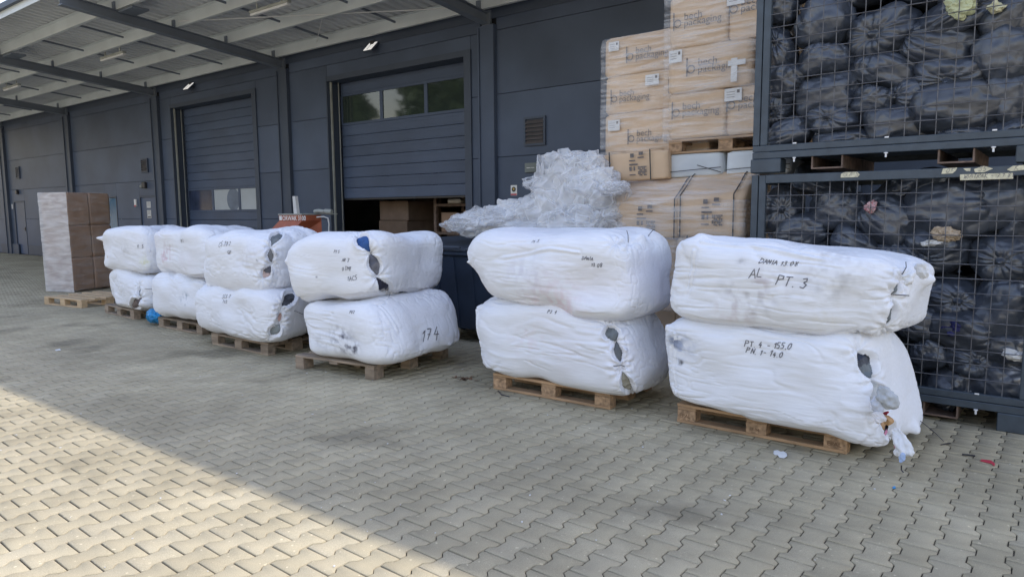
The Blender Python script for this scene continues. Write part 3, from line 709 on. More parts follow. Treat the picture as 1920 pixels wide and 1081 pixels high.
def bag_mesh(seed, knot, sq=2.3):
    rg = np.random.default_rng(seed); D = SPV; k = np.array(knot, float); k /= np.linalg.norm(k)
    a = np.cross(k, [0.3, .2, 1]); a /= np.linalg.norm(a); b = np.cross(k, a)
    th = np.arccos(np.clip(D @ k, -1, 1)); ph = np.arctan2(D @ b, D @ a)
    r = 1/((np.abs(D)**sq).sum(1))**(1/sq)
    P = D*r[:, None]
    lump = fbm(D*1.5+seed, 2, seed)*.16
    nf = int(rg.integers(11, 17)); warp = noise(D*2.2+seed*3, seed+5)*1.6
    pl = (np.abs(np.sin(ph*nf/2+warp))**.7-.5)*np.exp(-(th/1.0)**1.6)*.11
    cr = ridge(D*2.4+seed+fbm(D*2, 2, seed+9)[:, None]*.8, 2, seed+2)*.030+ridge(D*np.array([2, 6, 4])+seed, 1, seed+8)*.010
    neck = -.20*np.exp(-(th/.35)**2)+.32*np.exp(-(th/.11)**2)
    return mesh_np('garbage_bag', P*(1+lump+pl+cr+neck)[:, None], [SPQ], [M['bag']], smooth=True)
BAGS = [bag_mesh(11, (.1, -1, .2)), bag_mesh(23, (-.5, -.5, .8)), bag_mesh(37, (.9, -.4, .1), 3.2), bag_mesh(41, (.3, -.2, 1), 3.), bag_mesh(53, (-.1, -1, -.3)), bag_mesh(67, (0, .8, .6), 3.4), bag_mesh(71, (-1, -.6, .3), 2.6)]
ORD = ['first', 'second', 'third', 'fourth', 'fifth', 'sixth', 'seventh', 'eighth']
def bags(rowsd, sx, ox, oy, cagename):
    for ri, (rname, row) in enumerate(rowsd):
        row = sorted(row, key=lambda e: e[0])
        for i, e in enumerate(row):
            cx, cy, rx, ry = e[:4]; dy = e[4] if len(e) > 4 else 0.
            rw = rx/sx*.0047; rh = ry/sx*.0047; y = CY0+.36+dy
            c = at_y(ox+cx/sx, oy+cy/sx, y)
            sc = y/6.2; rw *= sc*.93; rh *= sc*.95
            o = link('black_bag', BAGS[(i*3+ri*2+len(cagename)) % 7], None, c, (R_.uniform(-.3, .3), R_.uniform(-.6, .6), R_.uniform(-.35, .35)))
            c2 = o.location; ys = min(.30, max(.20, rw*.95)); o.scale = (max(rw, .08), ys, max(rh, .08)); o.location.y = CY0+.065+ys*1.16+dy; o.location.y += R_.uniform(-.02, .06)
            n = len(row); pos = 'leftmost' if i == 0 else ('rightmost' if i == n-1 else ORD[i]+' from left')
            sz = 'big' if rx*ry > 14000 else ('small' if rx*ry < 7000 else 'medium')
            tag(o, f'{sz} black plastic bag, {pos} in the {rname} of the {cagename} cage', 'garbage bag', 'black garbage bags in the cages')
UP = [('top row', [(165, 65, 75, 65), (365, 120, 130, 115), (640, 160, 150, 115), (985, 60, 180, 78), (1210, 80, 90, 110)]),
      ('second row', [(165, 240, 75, 110), (370, 295, 115, 65), (905, 200, 170, 100), (1200, 270, 100, 110)]),
      ('third row', [(205, 385, 90, 85), (380, 430, 135, 95), (640, 320, 150, 85), (975, 350, 165, 90)]),
      ('fourth row', [(150, 510, 85, 70), (410, 545, 140, 75), (600, 470, 95, 60), (760, 430, 75, 70), (965, 520, 180, 110), (1210, 440, 90, 110)]),
      ('bottom row', [(200, 625, 115, 75), (480, 645, 150, 50), (690, 580, 120, 88), (960, 635, 120, 35), (1210, 610, 90, 50)]),
      ('shadowed topmost row', [(250, -90, 130, 80, .1), (530, -60, 160, 90, .15), (800, -70, 150, 90, .15), (1080, -90, 150, 80, .1)])]
bags(UP, 2.4577, 1400, 0, 'upper')
LO = [('dim back row', [(300, 95, 110, 50, .35), (640, 105, 120, 55, .35)]),
      ('top row', [(140, 200, 85, 95), (360, 200, 110, 80), (560, 235, 110, 90), (820, 210, 145, 100), (1010, 160, 100, 90)]),
      ('second row', [(230, 285, 110, 75), (430, 325, 90, 55), (600, 380, 90, 65), (750, 340, 110, 80), (1010, 375, 110, 80), (1045, 255, 60, 45, .05)]),
      ('third row', [(640, 480, 90, 70), (800, 525, 115, 65), (1020, 570, 100, 105)]),
      ('fourth row', [(680, 620, 80, 70), (860, 650, 110, 75), (1010, 720, 80, 60)]),
      ('bottom row', [(720, 750, 70, 60), (870, 770, 90, 60), (1000, 870, 130, 85), (800, 870, 85, 72)]),
      ('hidden left column', [(160, 440, 110, 90), (360, 460, 110, 90), (150, 640, 110, 90), (370, 660, 120, 90), (180, 840, 120, 80), (480, 830, 120, 80)])]
bags(LO, 2.079, 1400, 300, 'lower')
# heap of further bags deeper in both cages
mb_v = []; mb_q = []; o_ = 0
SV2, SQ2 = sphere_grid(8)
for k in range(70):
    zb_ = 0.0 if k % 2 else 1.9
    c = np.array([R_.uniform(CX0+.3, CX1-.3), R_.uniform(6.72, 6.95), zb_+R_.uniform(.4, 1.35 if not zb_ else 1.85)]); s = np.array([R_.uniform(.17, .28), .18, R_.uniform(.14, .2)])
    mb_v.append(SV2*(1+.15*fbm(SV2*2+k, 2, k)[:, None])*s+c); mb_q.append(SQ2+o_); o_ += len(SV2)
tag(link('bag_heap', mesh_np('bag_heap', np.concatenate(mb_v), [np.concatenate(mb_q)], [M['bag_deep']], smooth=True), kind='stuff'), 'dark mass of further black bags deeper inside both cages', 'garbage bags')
# things poking out of the torn bags
def scrap(px, py, y, rx, rz, m, name, label, cat, seed, ry=.04):
    c = at_y(px, py, y); P = SPV*np.array([rx, ry, rz]); P = P*(1+.30*ridge(SPV*2.5+seed, 3, seed)[:, None]+.75*fbm(SPV*1.3+seed*3, 2, seed+1)[:, None])+c+np.array([0, .035, 0])
    return tag(link(name, mesh_np(name, P, [SPQ], [m], smooth=True)), label, cat)
scrap(1800, 10, 6.06, .085, .06, mat('pale_yellow_cloth', (.55, .58, .36), .8, .15, 12), 'yellow_cloth', 'pale yellow cloth bulging from a torn bag high in the upper cage', 'cloth', 3)
scrap(1865, 12, 6.06, .04, .03, mat('cream_cloth', (.62, .60, .40), .8, .15, 12), 'cream_scrap', 'small cream scrap poking out at the top right of the upper cage', 'cloth', 4)
scrap(1632, 388, 6.08, .035, .045, mat('red_check_cloth', (.45, .10, .12), .8, .6, 45, col2=(.7, .6, .6)), 'red_cloth', 'small red and white cloth between bags in the lower cage', 'cloth', 5)
scrap(1776, 441, 6.05, .075, .05, mat('patterned_knit', (.30, .22, .15), .9, .4, 55, .004, 60, col2=(.55, .45, .33)), 'knitted_cloth', 'brown patterned knit poking out of a bag in the lower cage', 'cloth', 6)
scrap(1798, 618, 6.08, .075, .055, mat('violet_cloth', (.02, .022, .11), .7, .2, 10), 'violet_cloth', 'dark violet-blue cloth showing through a torn bag in the lower cage', 'cloth', 7)
scrap(1910, 668, 6.04, .07, .035, M['paper'], 'white_scrap', 'white crumpled scrap at the right edge of the lower cage', 'cloth', 8)
scrap(1745, 456, 6.05, .05, .02, M['paper'], 'torn_white_plastic', 'torn white plastic bits under the brown knit in the lower cage', 'plastic scrap', 9, .02)

# ================================================================== cartons
def text_part(parent, txt, size, loc, m, name='print', ext=0., bold=0.):
    cu = bpy.data.curves.new('txt', 'FONT'); cu.body = txt; cu.size = size; cu.offset = bold; cu.resolution_u = 3; cu.space_line = .62
    ob = bpy.data.objects.new('txt', cu); me = bpy.data.meshes.new_from_object(ob); bpy.data.objects.remove(ob)
    me.materials.clear(); me.materials.append(m)
    for p in me.polygons: p.material_index = 0
    n = len(me.vertices); co = np.zeros(n*3, np.float32); me.vertices.foreach_get('co', co); co = co.reshape(-1, 3)
    W = np.stack([co[:, 0], np.zeros(n), co[:, 1]], 1)          # stand upright, facing -Y
    me.vertices.foreach_set('co', W.astype(np.float32).ravel()); me.update()
    return link(name, me, parent, loc)
def soft_box(x0, x1, y0, y1, z0, z1, seed, bulge=.015, top=None, n=14):
    """carton with slightly bowed, dented faces. top: optional fn(x,y)->dz"""
    g = np.linspace(-1, 1, n+1); V = []; Q = []; o = 0
    for ax in range(3):
        for s in (-1, 1):
            A, B = np.meshgrid(g, g, indexing='ij'); P = np.zeros((n+1, n+1, 3)); P[..., ax] = s; P[..., (ax+1) % 3] = A*s; P[..., (ax+2) % 3] = B; V.append(P.reshape(-1, 3))
            i, j = np.meshgrid(np.arange(n), np.arange(n), indexing='ij'); b = (i*(n+1)+j).ravel()+o; Q.append(np.stack([b, b+n+1, b+n+2, b+1], 1)); o += (n+1)**2
    V = np.concatenate(V); Q = np.concatenate(Q); key = np.round(V, 5); u, inv = np.unique(key, axis=0, return_inverse=True); inv = inv.ravel()
    Vn = np.zeros((len(u), 3)); Vn[inv] = V; Q = inv[Q]; P = Vn.copy(); e = np.sort(np.abs(P), 1)[:, 1]      # distance to edge
    inner = (1-np.clip(e, 0, 1)**6)
    nrm = np.where(np.abs(P) > .999, np.sign(P), 0)
    h = np.array([(x1-x0)/2, (y1-y0)/2, (z1-z0)/2]); c = np.array([(x1+x0)/2, (y1+y0)/2, (z1+z0)/2])
    Wd = P*h+c; d = (fbm(Wd*3.1+seed, 3, seed)*bulge*1.6+bulge*.3)*inner+fbm(Wd*2+seed*2, 2, seed+3)*.008
    Wd += nrm/np.maximum(np.linalg.norm(nrm, axis=1), 1)[:, None]*d[:, None]
    cr = np.abs(P).min(1) > .999; Wd[cr] -= nrm[cr]*.012
    if top is not None: k = (P[:, 2]+1)/2; Wd[:, 2] += k*top(Wd[:, 0], Wd[:, 1])
    return Wd, Q
def carton(x0, x1, y0, y1, z0, z1, label, seed, m=None, group=None, logo=None, sticker=None, tape=None, flap=True, top=None, straps=(), stamp=None, cat='carton'):
    t = thing('carton', label, cat, (x0, y0, z0), group=group)
    V, Q = soft_box(0, x1-x0, 0, y1-y0, 0, z1-z0, seed, top=top)
    link('box', mesh_np('box', V, [Q], [m or M['carton']]), t)
    w, h = x1-x0, z1-z0; yo = -.030
    if logo:
        for (lx, lz, s) in logo:
            mk = MB().box(lx, lx+.012*s, yo, yo+.0008, lz-.02*s, lz+.13*s)
            r = .036*s
            for k in range(14):
                a0, a1 = k*math.pi/7, (k+1)*math.pi/7; cx, cz = lx+.006*s+r, lz+.035*s
                mk.add([(cx+math.cos(a)*q, yo, cz+math.sin(a)*q) for a in (a0, a1) for q in (r, r*.72)], [(0, 1, 3, 2)])
            mk.build('logo_mark', M['print'], t)
            text_part(t, 'bech\npackaging', .088*s, (lx+.10*s, yo, lz+.055*s), M['print'], bold=.0)
    if sticker:
        for (lx, lz, sw, sh) in sticker:
            q = MB().box(lx, lx+sw, yo-.001, yo, lz, lz+sh).build('sticker', M['paper'], t)
            mk = MB()
            for k in range(3): mk.box(lx+sw*.12, lx+sw*.6, yo-.0022, yo-.0014, lz+sh*(.3+.2*k), lz+sh*(.3+.2*k)+.004)
            mk.box(lx+sw*.72, lx+sw*.88, yo-.0022, yo-.0014, lz+sh*.6, lz+sh*.85).build('barcode', M['print'], q)
    if stamp:
        for (lx, lz, s) in stamp:
            mk = MB()
            for a, b, c, d in ((0, .02, .07, .012), (0, .05, .05, .01), (.01, .078, .03, .03), (.07, .07, .05, .01), (.08, .092, .035, .025), (0, -.02, .02, .03), (.035, -.02, .012, .03), (.0, -.055, .05, .008)):
                mk.box(lx+a*s, lx+(a+c)*s, yo-.0008, yo, lz+b*s, lz+(b+d)*s)
            r0 = .07
            for i in range(6):
                for j in range(6):
                    if (i*7+j*5+i*j) % 3: mk.box(lx+(r0+i*.012)*s, lx+(r0+i*.012+.010)*s, yo-.0008, yo, lz+(-.06+j*.012)*s, lz+(-.06+j*.012+.010)*s)
            mk.build('stamp', M['print'], t)
    for sx in straps:
        tz = (lambda yy: (top(np.array([sx]), np.array([yy]))[0] if top is not None else 0))
        d = y1-y0; pts = [(sx, yo-.002, 0), (sx, yo-.002, h+tz(0)+.022)]+[(sx, d*k/6, h+tz(d*k/6)+.03) for k in range(1, 7)]
        mb = MB()
        for a, b in zip(pts, pts[1:]): mb.bar(a, b, .013, .002, up=(0, -1, .3) if a[1] < .01 else (0, 0, 1))
        mb.build('strap', M['strap'], t)
    return t
# pallets ---------------------------------------------------------------
_PM = {}
def piece(sx, sy, sz, m, key):
    k = (round(sx, 3), round(sy, 3), round(sz, 3), key)
    if k not in _PM: _PM[k] = MB().box(-sx/2, sx/2, -sy/2, sy/2, -sz/2, sz/2, .003).mesh('board', m)
    return _PM[k]
def pallet(label, loc, rz, wood, m2=None, L=1.2, D=.8, bottom=True, group='wooden pallets on the paving', swap=False):
    """loc: front left corner (on the ground), front along +X"""
    t = thing('pallet', label, 'pallet', loc, rz, group); m = M[wood]; mb_ = M['block'] if m2 is None else M[m2]
    def put(nm, sx, sy, sz, x, y, z, mm):
        o = link(nm, piece(sx, sy, sz, mm, wood+nm), t, (x+R_.gauss(0, .002), y+R_.gauss(0, .002), z), (0, 0, R_.gauss(0, .004)))
    ys = [.0725, D*.5-.02*0, D-.0725]; xs = [.0725, L/2, L-.0725]
    for i, y in enumerate((.0725, D*.28, D*.5, D*.72, D-.0725)): put('top_board', L, .145 if i % 2 == 0 else .1, .022, L/2, y, .133, m)
    for x in xs: put('stringer_board', .145, D, .022, x, D/2, .111, m)
    for i, x in enumerate(xs):
        for j, y in enumerate(ys): put('block', .145, .1 if j != 1 else .145, .078, x, (.05 if j == 0 else (D-.05 if j == 2 else D/2)), .061, mb_)
    if bottom:
        for j, y in enumerate((.05, D/2, D-.05)): put('bottom_board', L, .1 if j != 1 else .145, .022, L/2, y, .011, m)
    return t
# back-left stack A
gA = 'cartons of the wrapped stack beside the wall'; gB = 'cartons of the wrapped stack raised on a pallet'
ax0, ax1, ay = -4.13, -2.93, 6.92
zr = [.16, .42, .87, 1.32, 1.77, 2.23, 2.69, 3.10, 3.52]
nmA = ['bottom', 'second', 'third', 'fourth', 'fifth', 'third from top', 'second from top', 'topmost']
for k in range(8):
    nm = nmA[k]; lg = None; st = None
    if k == 7: lg = [(.27, .14, 1.15)]; st = [(.05, .27, .13, .10)]
    if k == 6: lg = [(.07, .12, 1.1), (.77, .17, 1.15)]; st = [(.50, .26, .16, .11)]
    if k == 5: lg = [(.30, .13, 1.1)]; st = [(.05, .27, .15, .12)]
    carton(ax0+R_.uniform(-.015, .015), ax1-.35 if k in (5, 7) else ax1, ay+R_.uniform(-.015, .015), ay+.8, zr[k], zr[k+1]-.004,
           f'{nm} brown carton in the tall wrapped stack left of the raised pallet stack', 100+k, group=gA, logo=lg, sticker=st)
    if k in (5, 7):
        carton(ax1-.33, ax1, ay+.05, ay+.8, zr[k], zr[k+1]-.004, f'set-back brown carton beside the {nm} one in the tall left wrapped stack', 120+k, group=gA)
pallet('hidden pallet under the tall wrapped carton stack by the wall', (ax0, ay, 0), 0, 'wood')
# stack B on its pallet
bx0, by = -3.25, 6.7
pB = pallet('orange-toned pallet carrying the raised carton stack beside the cages', (bx0, by, 2.185), 0, 'wood', group='wooden pallets')
zrB = [2.335, 2.79, 3.23, 3.74, 4.2]
for k in range(4):
    nm = ['bottom', 'middle', 'upper', 'top'][k]
    if k in (0, 2, 3):
        lg = [(.04, .22 if k == 0 else .20, 1.15)] if k < 3 else None; st = None
        carton(bx0, bx0+.60, by, by+.8, zrB[k], zrB[k+1]-.004, f'{nm} left brown carton on the raised pallet beside the cages', 140+k, group=gB, logo=lg)
        carton(bx0+.61, bx0+1.2, by+.01, by+.8, zrB[k], zrB[k+1]-.004, f'{nm} right brown carton on the raised pallet, partly behind the cage', 150+k, group=gB, logo=[(.0, .24, 1.15)] if k < 3 else None, sticker=[(-.02, .32, .17, .12)] if k in (0, 2) else None)
    else:
        t_ = carton(bx0, bx0+.85, by-.02, by+.8, zrB[k], zrB[k+1]-.004, 'wide middle brown carton with taped corner on the raised pallet', 145, group=gB, logo=[(.20, .17, 1.2)], sticker=[(.01, .30, .14, .12)])
        MB().box(.66, .72, -.034, -.0332, .04, .26).box(.63, .80, -.036, -.0352, .19, .24).build('tape', M['paper'], t_)
        carton(bx0+.87, bx0+1.2, by+.03, by+.8, zrB[k], zrB[k+1]-.004, 'narrow middle brown carton on the raised pallet behind the cage post', 146, group=gB)
# white packages underneath
for k, (a, b) in enumerate(((-3.26, -2.68), (-2.63, -2.02))):
    t_ = carton(a, b, by+.02, by+.75, 1.95, 2.18, ['left white wrapped package under the raised pallet stack', 'right white wrapped package under the raised pallet stack, by the cage'][k], 160+k, m=M['carton_wh'], cat='package', group='white packages under the pallet')
    MB().bar((0, -.035, .05), (b-a, -.035, .08), .008, .002, up=(0, -1, 0)).bar((b-a-.25, -.035, .11), (b-a, -.035, .03), .008, .002, up=(0, -1, 0)).build('strap', M['strap'], t_)
# big cartons in front
gC = 'large cartons at the front of the carton pile'
tp = lambda x, y: np.clip(y/.33, 0, 1)*.25
cy = 6.42
def cz(px, py): return at_y(px, py, cy)
xa = cz(1152, 400)[0]; xb = cz(1269, 400)[0]; xc = cz(1393, 400)[0]
carton(xa, xb, cy, cy+.75, 1.33, 1.70, 'large carton with printed stamp and bulging lid, left of the strapped one', 170, group=gC, top=tp, straps=(xb-xa-.012,), stamp=[(.28, .16, 1.5)])
carton(xb+.01, xc, cy, cy+.75, 1.35, 1.735, 'large strapped carton with printed stamp, front right by the cages', 171, group=gC, top=tp, straps=(.04, xc-xb-.09), stamp=[(.26, .20, 1.5)])
for k, (z0, z1) in enumerate(((.16, .74), (.75, 1.32))):
    carton(xa, xb-.02, cy+.03, cy+.75, z0, z1, ['floor-level', 'middle-level'][k]+' left carton of the large front pile, mostly behind a bale', 172+k, group=gC, straps=(.35,))
    carton(xb, xc+.02, cy+.02, cy+.75, z0, z1+.02*k, ['floor-level', 'middle-level'][k]+' right carton of the large front pile, between two bale stacks', 176+k, group=gC, straps=(.12, .26))
pallet('pallet under the pile of large cartons behind the bales', (xa, cy, 0), 0, 'wood')
# tilted small carton
tq = carton(0, .78, 0, .45, 0, .29, 'tilted strapped carton with stamp on top of the large ones, beside the film heap', 180, straps=(.13, .60), stamp=[(.36, .13, 1.4)])
c_ = at_y(1124, 343, 6.6); tq.location = (c_[0]+.02, 6.6, 1.92); tq.rotation_euler = (.06, -.02, .05)
# stretch film round the stacks
def wrap(name, x0, x1, y0, y1, z0, z1, label, seed, n=40):
    V, Q = soft_box(x0-.045, x1+.045, y0-.055, y1+.045, z0, z1, seed, bulge=.012, n=n)
    V = V+(ridge(V*np.array([2.5, 2.5, 16])+seed, 2, seed)*.008)[:, None]*np.array([0, -1, 0])
    return tag(link(name, mesh_np(name, V, [Q], [M['stretch']], smooth=True)), label, 'plastic film')
wrap('stretch_film', ax0, ax1, ay, ay+.8, .2, 3.50, 'clear stretch film wound round the tall carton stack by the wall', 201)
wrap('stretch_film', bx0, bx0+1.2, by, by+.8, 2.30, 4.2, 'clear stretch film wound round the raised pallet stack of cartons', 202)
wrap('stretch_film', xa, xc, cy, cy+.75, .6, 1.70, 'clear stretch film pulled round the large front cartons', 203)

# ================================================================== plastic film heap
def crumple(c, r, seed, amp=.30, n=None):
    D = SPV_H; P = D*np.array(r); rg = np.random.default_rng(seed); Rm = np.linalg.qr(rg.normal(size=(3, 3)))[0] if c[2] > 1.62 else np.eye(3); Q = D @ Rm
    W = D*1.6+seed; w = np.stack([fbm(W, 2, seed+k) for k in range(3)], 1)*1.1
    f1 = ridge(Q*np.array([.8, 2.9, 2.9])+w*.8+seed, 1, seed+6); f2 = ridge(Q[:, [1, 0, 2]]*np.array([1.2, 5, 4])+w*1.2+seed, 1, seed+16)
    d = ridge(D*1.6+w+seed, 1, seed)*amp+np.sign(f1)*np.abs(f1)**.8*.09+f2*.012+fbm(D*1.2+seed, 2, seed+4)*.26
    P = P+np.stack([fbm(D*1.9+seed+k*9, 2, seed+60+k) for k in range(3)], 1)*np.array(r)*.34
    return P*(1+d)[:, None]+np.array(c)
SPV_H, SPQ_H = sphere_grid(56)
HEAP = thing('plastic_film_heap', 'big crumpled heap of clear plastic film on the dark waste container', 'plastic film')
lob = [(866, 419, 28, 15, 6.35), (905, 416, 52, 19, 6.4), (950, 412, 55, 26, 6.5), (1000, 405, 50, 30, 6.5), (1045, 395, 52, 44, 6.5), (1085, 372, 52, 50, 6.55), (1070, 335, 46, 40, 6.55), (1100, 315, 30, 24, 6.5),
       (1008, 345, 20, 13, 6.45), (1128, 375, 40, 40, 6.5), (1120, 415, 45, 34, 6.4), (1065, 428, 60, 26, 6.35), (1000, 432, 60, 14, 6.3), (1150, 352, 22, 10, 6.3), (1085, 300, 32, 14, 6.55), (1118, 345, 30, 24, 6.4)]
for i, (px, py, rx, ry, y) in enumerate(lob):
    c = at_y(px, py, y); s = (y*.783+abs(c[0])*.623)/F_PX*1.02
    V = crumple(c, (rx*s*1.12, .24 if rx > 35 else .13, ry*s*1.02), 300+i*7, .20)
    V[:, 2] = np.maximum(V[:, 2], 1.27)
    link('film_sheet', mesh_np('film_sheet', V, [SPQ_H], [M['loose']], smooth=True), HEAP)
    V = crumple(c, (rx*s*.92, .17 if rx > 35 else .09, ry*s*.84), 900+i*5, .24); V[:, 2] = np.maximum(V[:, 2], 1.275)
    link('film_sheet', mesh_np('film_sheet', V, [SPQ_H], [M['loose']], smooth=True), HEAP)
tag(MB().box(-6.0, -4.2, 6.95, 7.35, 0, 1.28, .02).build('crate_box', M['dark'], None), 'dark crate behind the waste container under the plastic film', 'crate')
tag(MB().box(-5.1, -3.95, 6.35, 6.9, 0, 1.26, .02).build('crate_box', M['dark'], None), 'dark crate between container and cartons carrying the film heap', 'crate')
# film tail over the big carton
n = 60; gx_, gy_ = np.meshgrid(np.linspace(0, 1, n), np.linspace(0, 1, 14), indexing='ij'); a = gx_.ravel(); b = gy_.ravel()
P1 = np.array([cz(1150+a_*258, 352+(-1 if 0 else 1)*(math.sin(a_*math.pi)**.8)*44-18*a_) for a_ in a]); P2 = np.array([cz(1160+a_*250, 338-14*a_) for a_ in a])
V = P1*(1-b)[:, None]+P2*b[:, None]; V[:, 1] = cy-.06+np.clip((V[:, 2]-1.72)/.25, 0, 1)*.30+fbm(V*9, 3, 77)*.022; V[:, 2] += fbm(V*6, 2, 78)*.02
i, j = np.meshgrid(np.arange(n-1), np.arange(13), indexing='ij'); bb = (i*14+j).ravel(); Q = np.stack([bb, bb+14, bb+15, bb+1], 1)
tag(link('film_drape', mesh_np('film_drape', V, [Q], [M['stretch']], smooth=True)), 'sheet of clear film sagging over the lids of the large front cartons', 'plastic film')

# ================================================================== waste container
BN = thing('waste_container', 'large dark wheeled waste container with ridged lid under the film heap', 'waste container')
x0, x1, y0, y1 = -6.60, -5.22, 6.17, 7.15
MB().hexa([(x0+.08, y0+.10, .17), (x1-.08, y0+.10, .17), (x1-.08, y1-.05, .17), (x0+.08, y1-.05, .17), (x0, y0, 1.08), (x1, y0, 1.08), (x1, y1, 1.08), (x0, y1, 1.08)]).build('body', M['bin'], BN)
m = MB().box(x0-.03, x1+.03, y0-.04, y1+.03, 1.082, 1.135, .012)
for k in range(5): xx = x0+.1+k*.29; m.hexa([(xx+.02, y0+.085, .2), (xx+.10, y0+.085, .2), (xx+.10, y0+.12, .2), (xx+.02, y0+.12, .2), (xx, y0-.018, 1.06), (xx+.10, y0-.018, 1.06), (xx+.10, y0+.02, 1.06), (xx, y0+.02, 1.06)])
m.build('rim', M['bin'], BN)
lid = MB(); N = 9
for i in range(N):
    a0, a1 = i/N, (i+1)/N
    def zl(a): return 1.15+.13*math.sin(min(1, a*1.3)*math.pi/2)
    lid.hexa([(x0-.03, y0-.05+a0*1.05, 1.138), (x1+.03, y0-.05+a0*1.05, 1.138), (x1+.03, y0-.05+a1*1.05, 1.138), (x0-.03, y0-.05+a1*1.05, 1.138),
              (x0-.03, y0-.05+a0*1.05, zl(a0)), (x1+.03, y0-.05+a0*1.05, zl(a0)), (x1+.03, y0-.05+a1*1.05, zl(a1)), (x0-.03, y0-.05+a1*1.05, zl(a1))])
lid.build('lid', M['bin_lid'], BN)
MB().box(x0+.45, x0+.95, y0-.10, y0-.052, 1.17, 1.20, .008).box(x0+.08, x0+.40, y0-.085, y0-.052, 1.15, 1.175, .006).box(x1-.35, x1-.02, y0-.085, y0-.052, 1.15, 1.175, .006).build('lid_handle', M['bin_lid'], BN)
for x in (x0+.2, x1-.2):
    for y in (y0+.2, y1-.2): MB().tube([(x-.02, y, .085), (x+.02, y, .085)], .084, 14).box(x-.03, x+.03, y-.03, y+.03, .1695, .18).build('caster', M['strap'], BN)

# ================================================================== orange press
BY = 7.3
def by_(px, py, y=BY): return at_y(px, py, y)
PR = thing('baling_press', 'orange baling press with grey top and post behind the bales', 'press')
a = by_(522.5, 402); b = by_(565, 402); zt = a[2]; xl, xr = a[0], b[0]
dep = .42
prof = [(0, 0), (0, zt-.42), (-.0, zt-.40), (-.0, zt-.13), (0, zt)]
# sloping front hopper
f0, f1 = by_(513, 428), by_(556, 428)
MB().hexa([(f0[0]-.25, BY-.28, zt-.62), (f1[0]-.2, BY-.28, zt-.62), (xr, BY+dep, zt-.62), (xl, BY+dep, zt-.62), (xl, BY, zt-.12), (xr, BY, zt-.12), (xr, BY+dep, zt-.12), (xl, BY+dep, zt-.12)]).build('hopper', M['orange'], PR)
MB().box(xl, xr, BY, BY+dep, zt-.118, zt-.012, .004).build('header', M['orange'], PR)
MB().box(xl, xr, BY+.05, BY+dep, .1, zt-.622, .004).build('body', M['orange'], PR)
MB().box(xl-.01, xr+.02, BY-.01, BY+dep+.35, zt-.010, zt+.014, .003).build('top_plate', M['grey'], PR)
text_part(PR, 'ORWAK 3100', .118, (xl+.115, BY-.003, zt-.108), M['white'], 'lettering', bold=.0015)
MB().box(xl+.02, xl+.10, BY-.004, BY-.0005, zt-.105, zt-.025).build('white_plate', M['white'], PR)
q = by_(555.5, 400, BY+.2); MB().hexa([(q[0]-.05, BY+.18, zt+.015), (q[0]+.05, BY+.18, zt+.015), (q[0]+.05, BY+.24, zt+.015), (q[0]-.05, BY+.24, zt+.015), (q[0]-.068, BY+.18, zt+.33), (q[0]+.012, BY+.18, zt+.33), (q[0]+.012, BY+.24, zt+.33), (q[0]-.068, BY+.24, zt+.33)]).build('post', M['paper'], PR)
MB().tube([(xr-.02, BY+.3, zt+.05), (xr+.10, BY+.3, zt+.06), (xr+.22, BY+.33, zt+.045)], .035, 8).tube([(xr+.28, BY+.3, zt+.05), (xr+.42, BY+.34, zt+.04)], .045, 8).build('cylinder_valve', M['grey'], PR)
MB().tube([by_(594, 407), by_(607, 406), by_(615, 409), by_(617, 420), by_(616, 447), by_(616, 470)], .011, 6).build('cable', M['paper'], PR)
MB().box(xr-.25, xr-.18, BY-.16, BY-.13, zt-.30, zt-.27).box(xr-.42, xr-.36, BY-.16, BY-.13, zt-.31, zt-.285).build('latch', M['strap'], PR)

# ================================================================== tall wrapped carton stack at the left
A_, B_, C_ = np.array([-16.85, 5.28]), np.array([-16.13, 5.53]), np.array([-16.45, 6.40])
e1 = (B_-A_)/np.linalg.norm(B_-A_); ang = math.atan2(e1[1], e1[0])
TS = thing('wrapped_carton_stack', 'tall brown carton stack wrapped in clear film, standing far left on the paving', 'cartons', (A_[0], A_[1], 0), ang)
w1, w2, hT = .76, 1.0, 2.08
for k in range(3):
    for j in range(2):
        V, Q = soft_box(0, w1, j*w2/2+.003, (j+1)*w2/2-.003, .03+k*(hT-.03)/3+.003, .03+(k+1)*(hT-.03)/3-.003, 400+k*3+j, .012)
        V[:, 0] -= V[:, 2]*.012
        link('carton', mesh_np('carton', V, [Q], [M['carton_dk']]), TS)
V, Q = soft_box(-.02, w1+.016, -.03, w2+.03, .0, hT+.012, 411, .012, n=36); V[:, 0] -= V[:, 2]*.012
V[:, 1] += ridge(V*np.array([3, 3, 15]), 2, 6)*.008*(V[:, 1] < .1)
link('film_wrap', mesh_np('film_wrap', V, [Q], [film('heavy_film', .0, .16, 3., (1, 1, 5), .006, 7)], smooth=True), TS)
# thick white film layers on the side that faces the camera
n = 30; a, b = np.meshgrid(np.linspace(-.01, w1+.05, n), np.linspace(.01, hT, 60), indexing='ij'); a = a.ravel(); b = b.ravel()
V = np.stack([a-b*.012, -.045+ridge(np.stack([a*2.5, b*0, b*9+a*1.2], 1), 2, 8)*.006, b], 1)
i, j = np.meshgrid(np.arange(n-1), np.arange(59), indexing='ij'); bb = (i*60+j).ravel(); Q = np.stack([bb, bb+60, bb+61, bb+1], 1)
link('film_layers', mesh_np('film_layers', V, [Q], [film('white_film_layers', .38, .68, 2.5, (1, 1, 5), .006, 8, (.74, .74, .76))], smooth=True), TS)

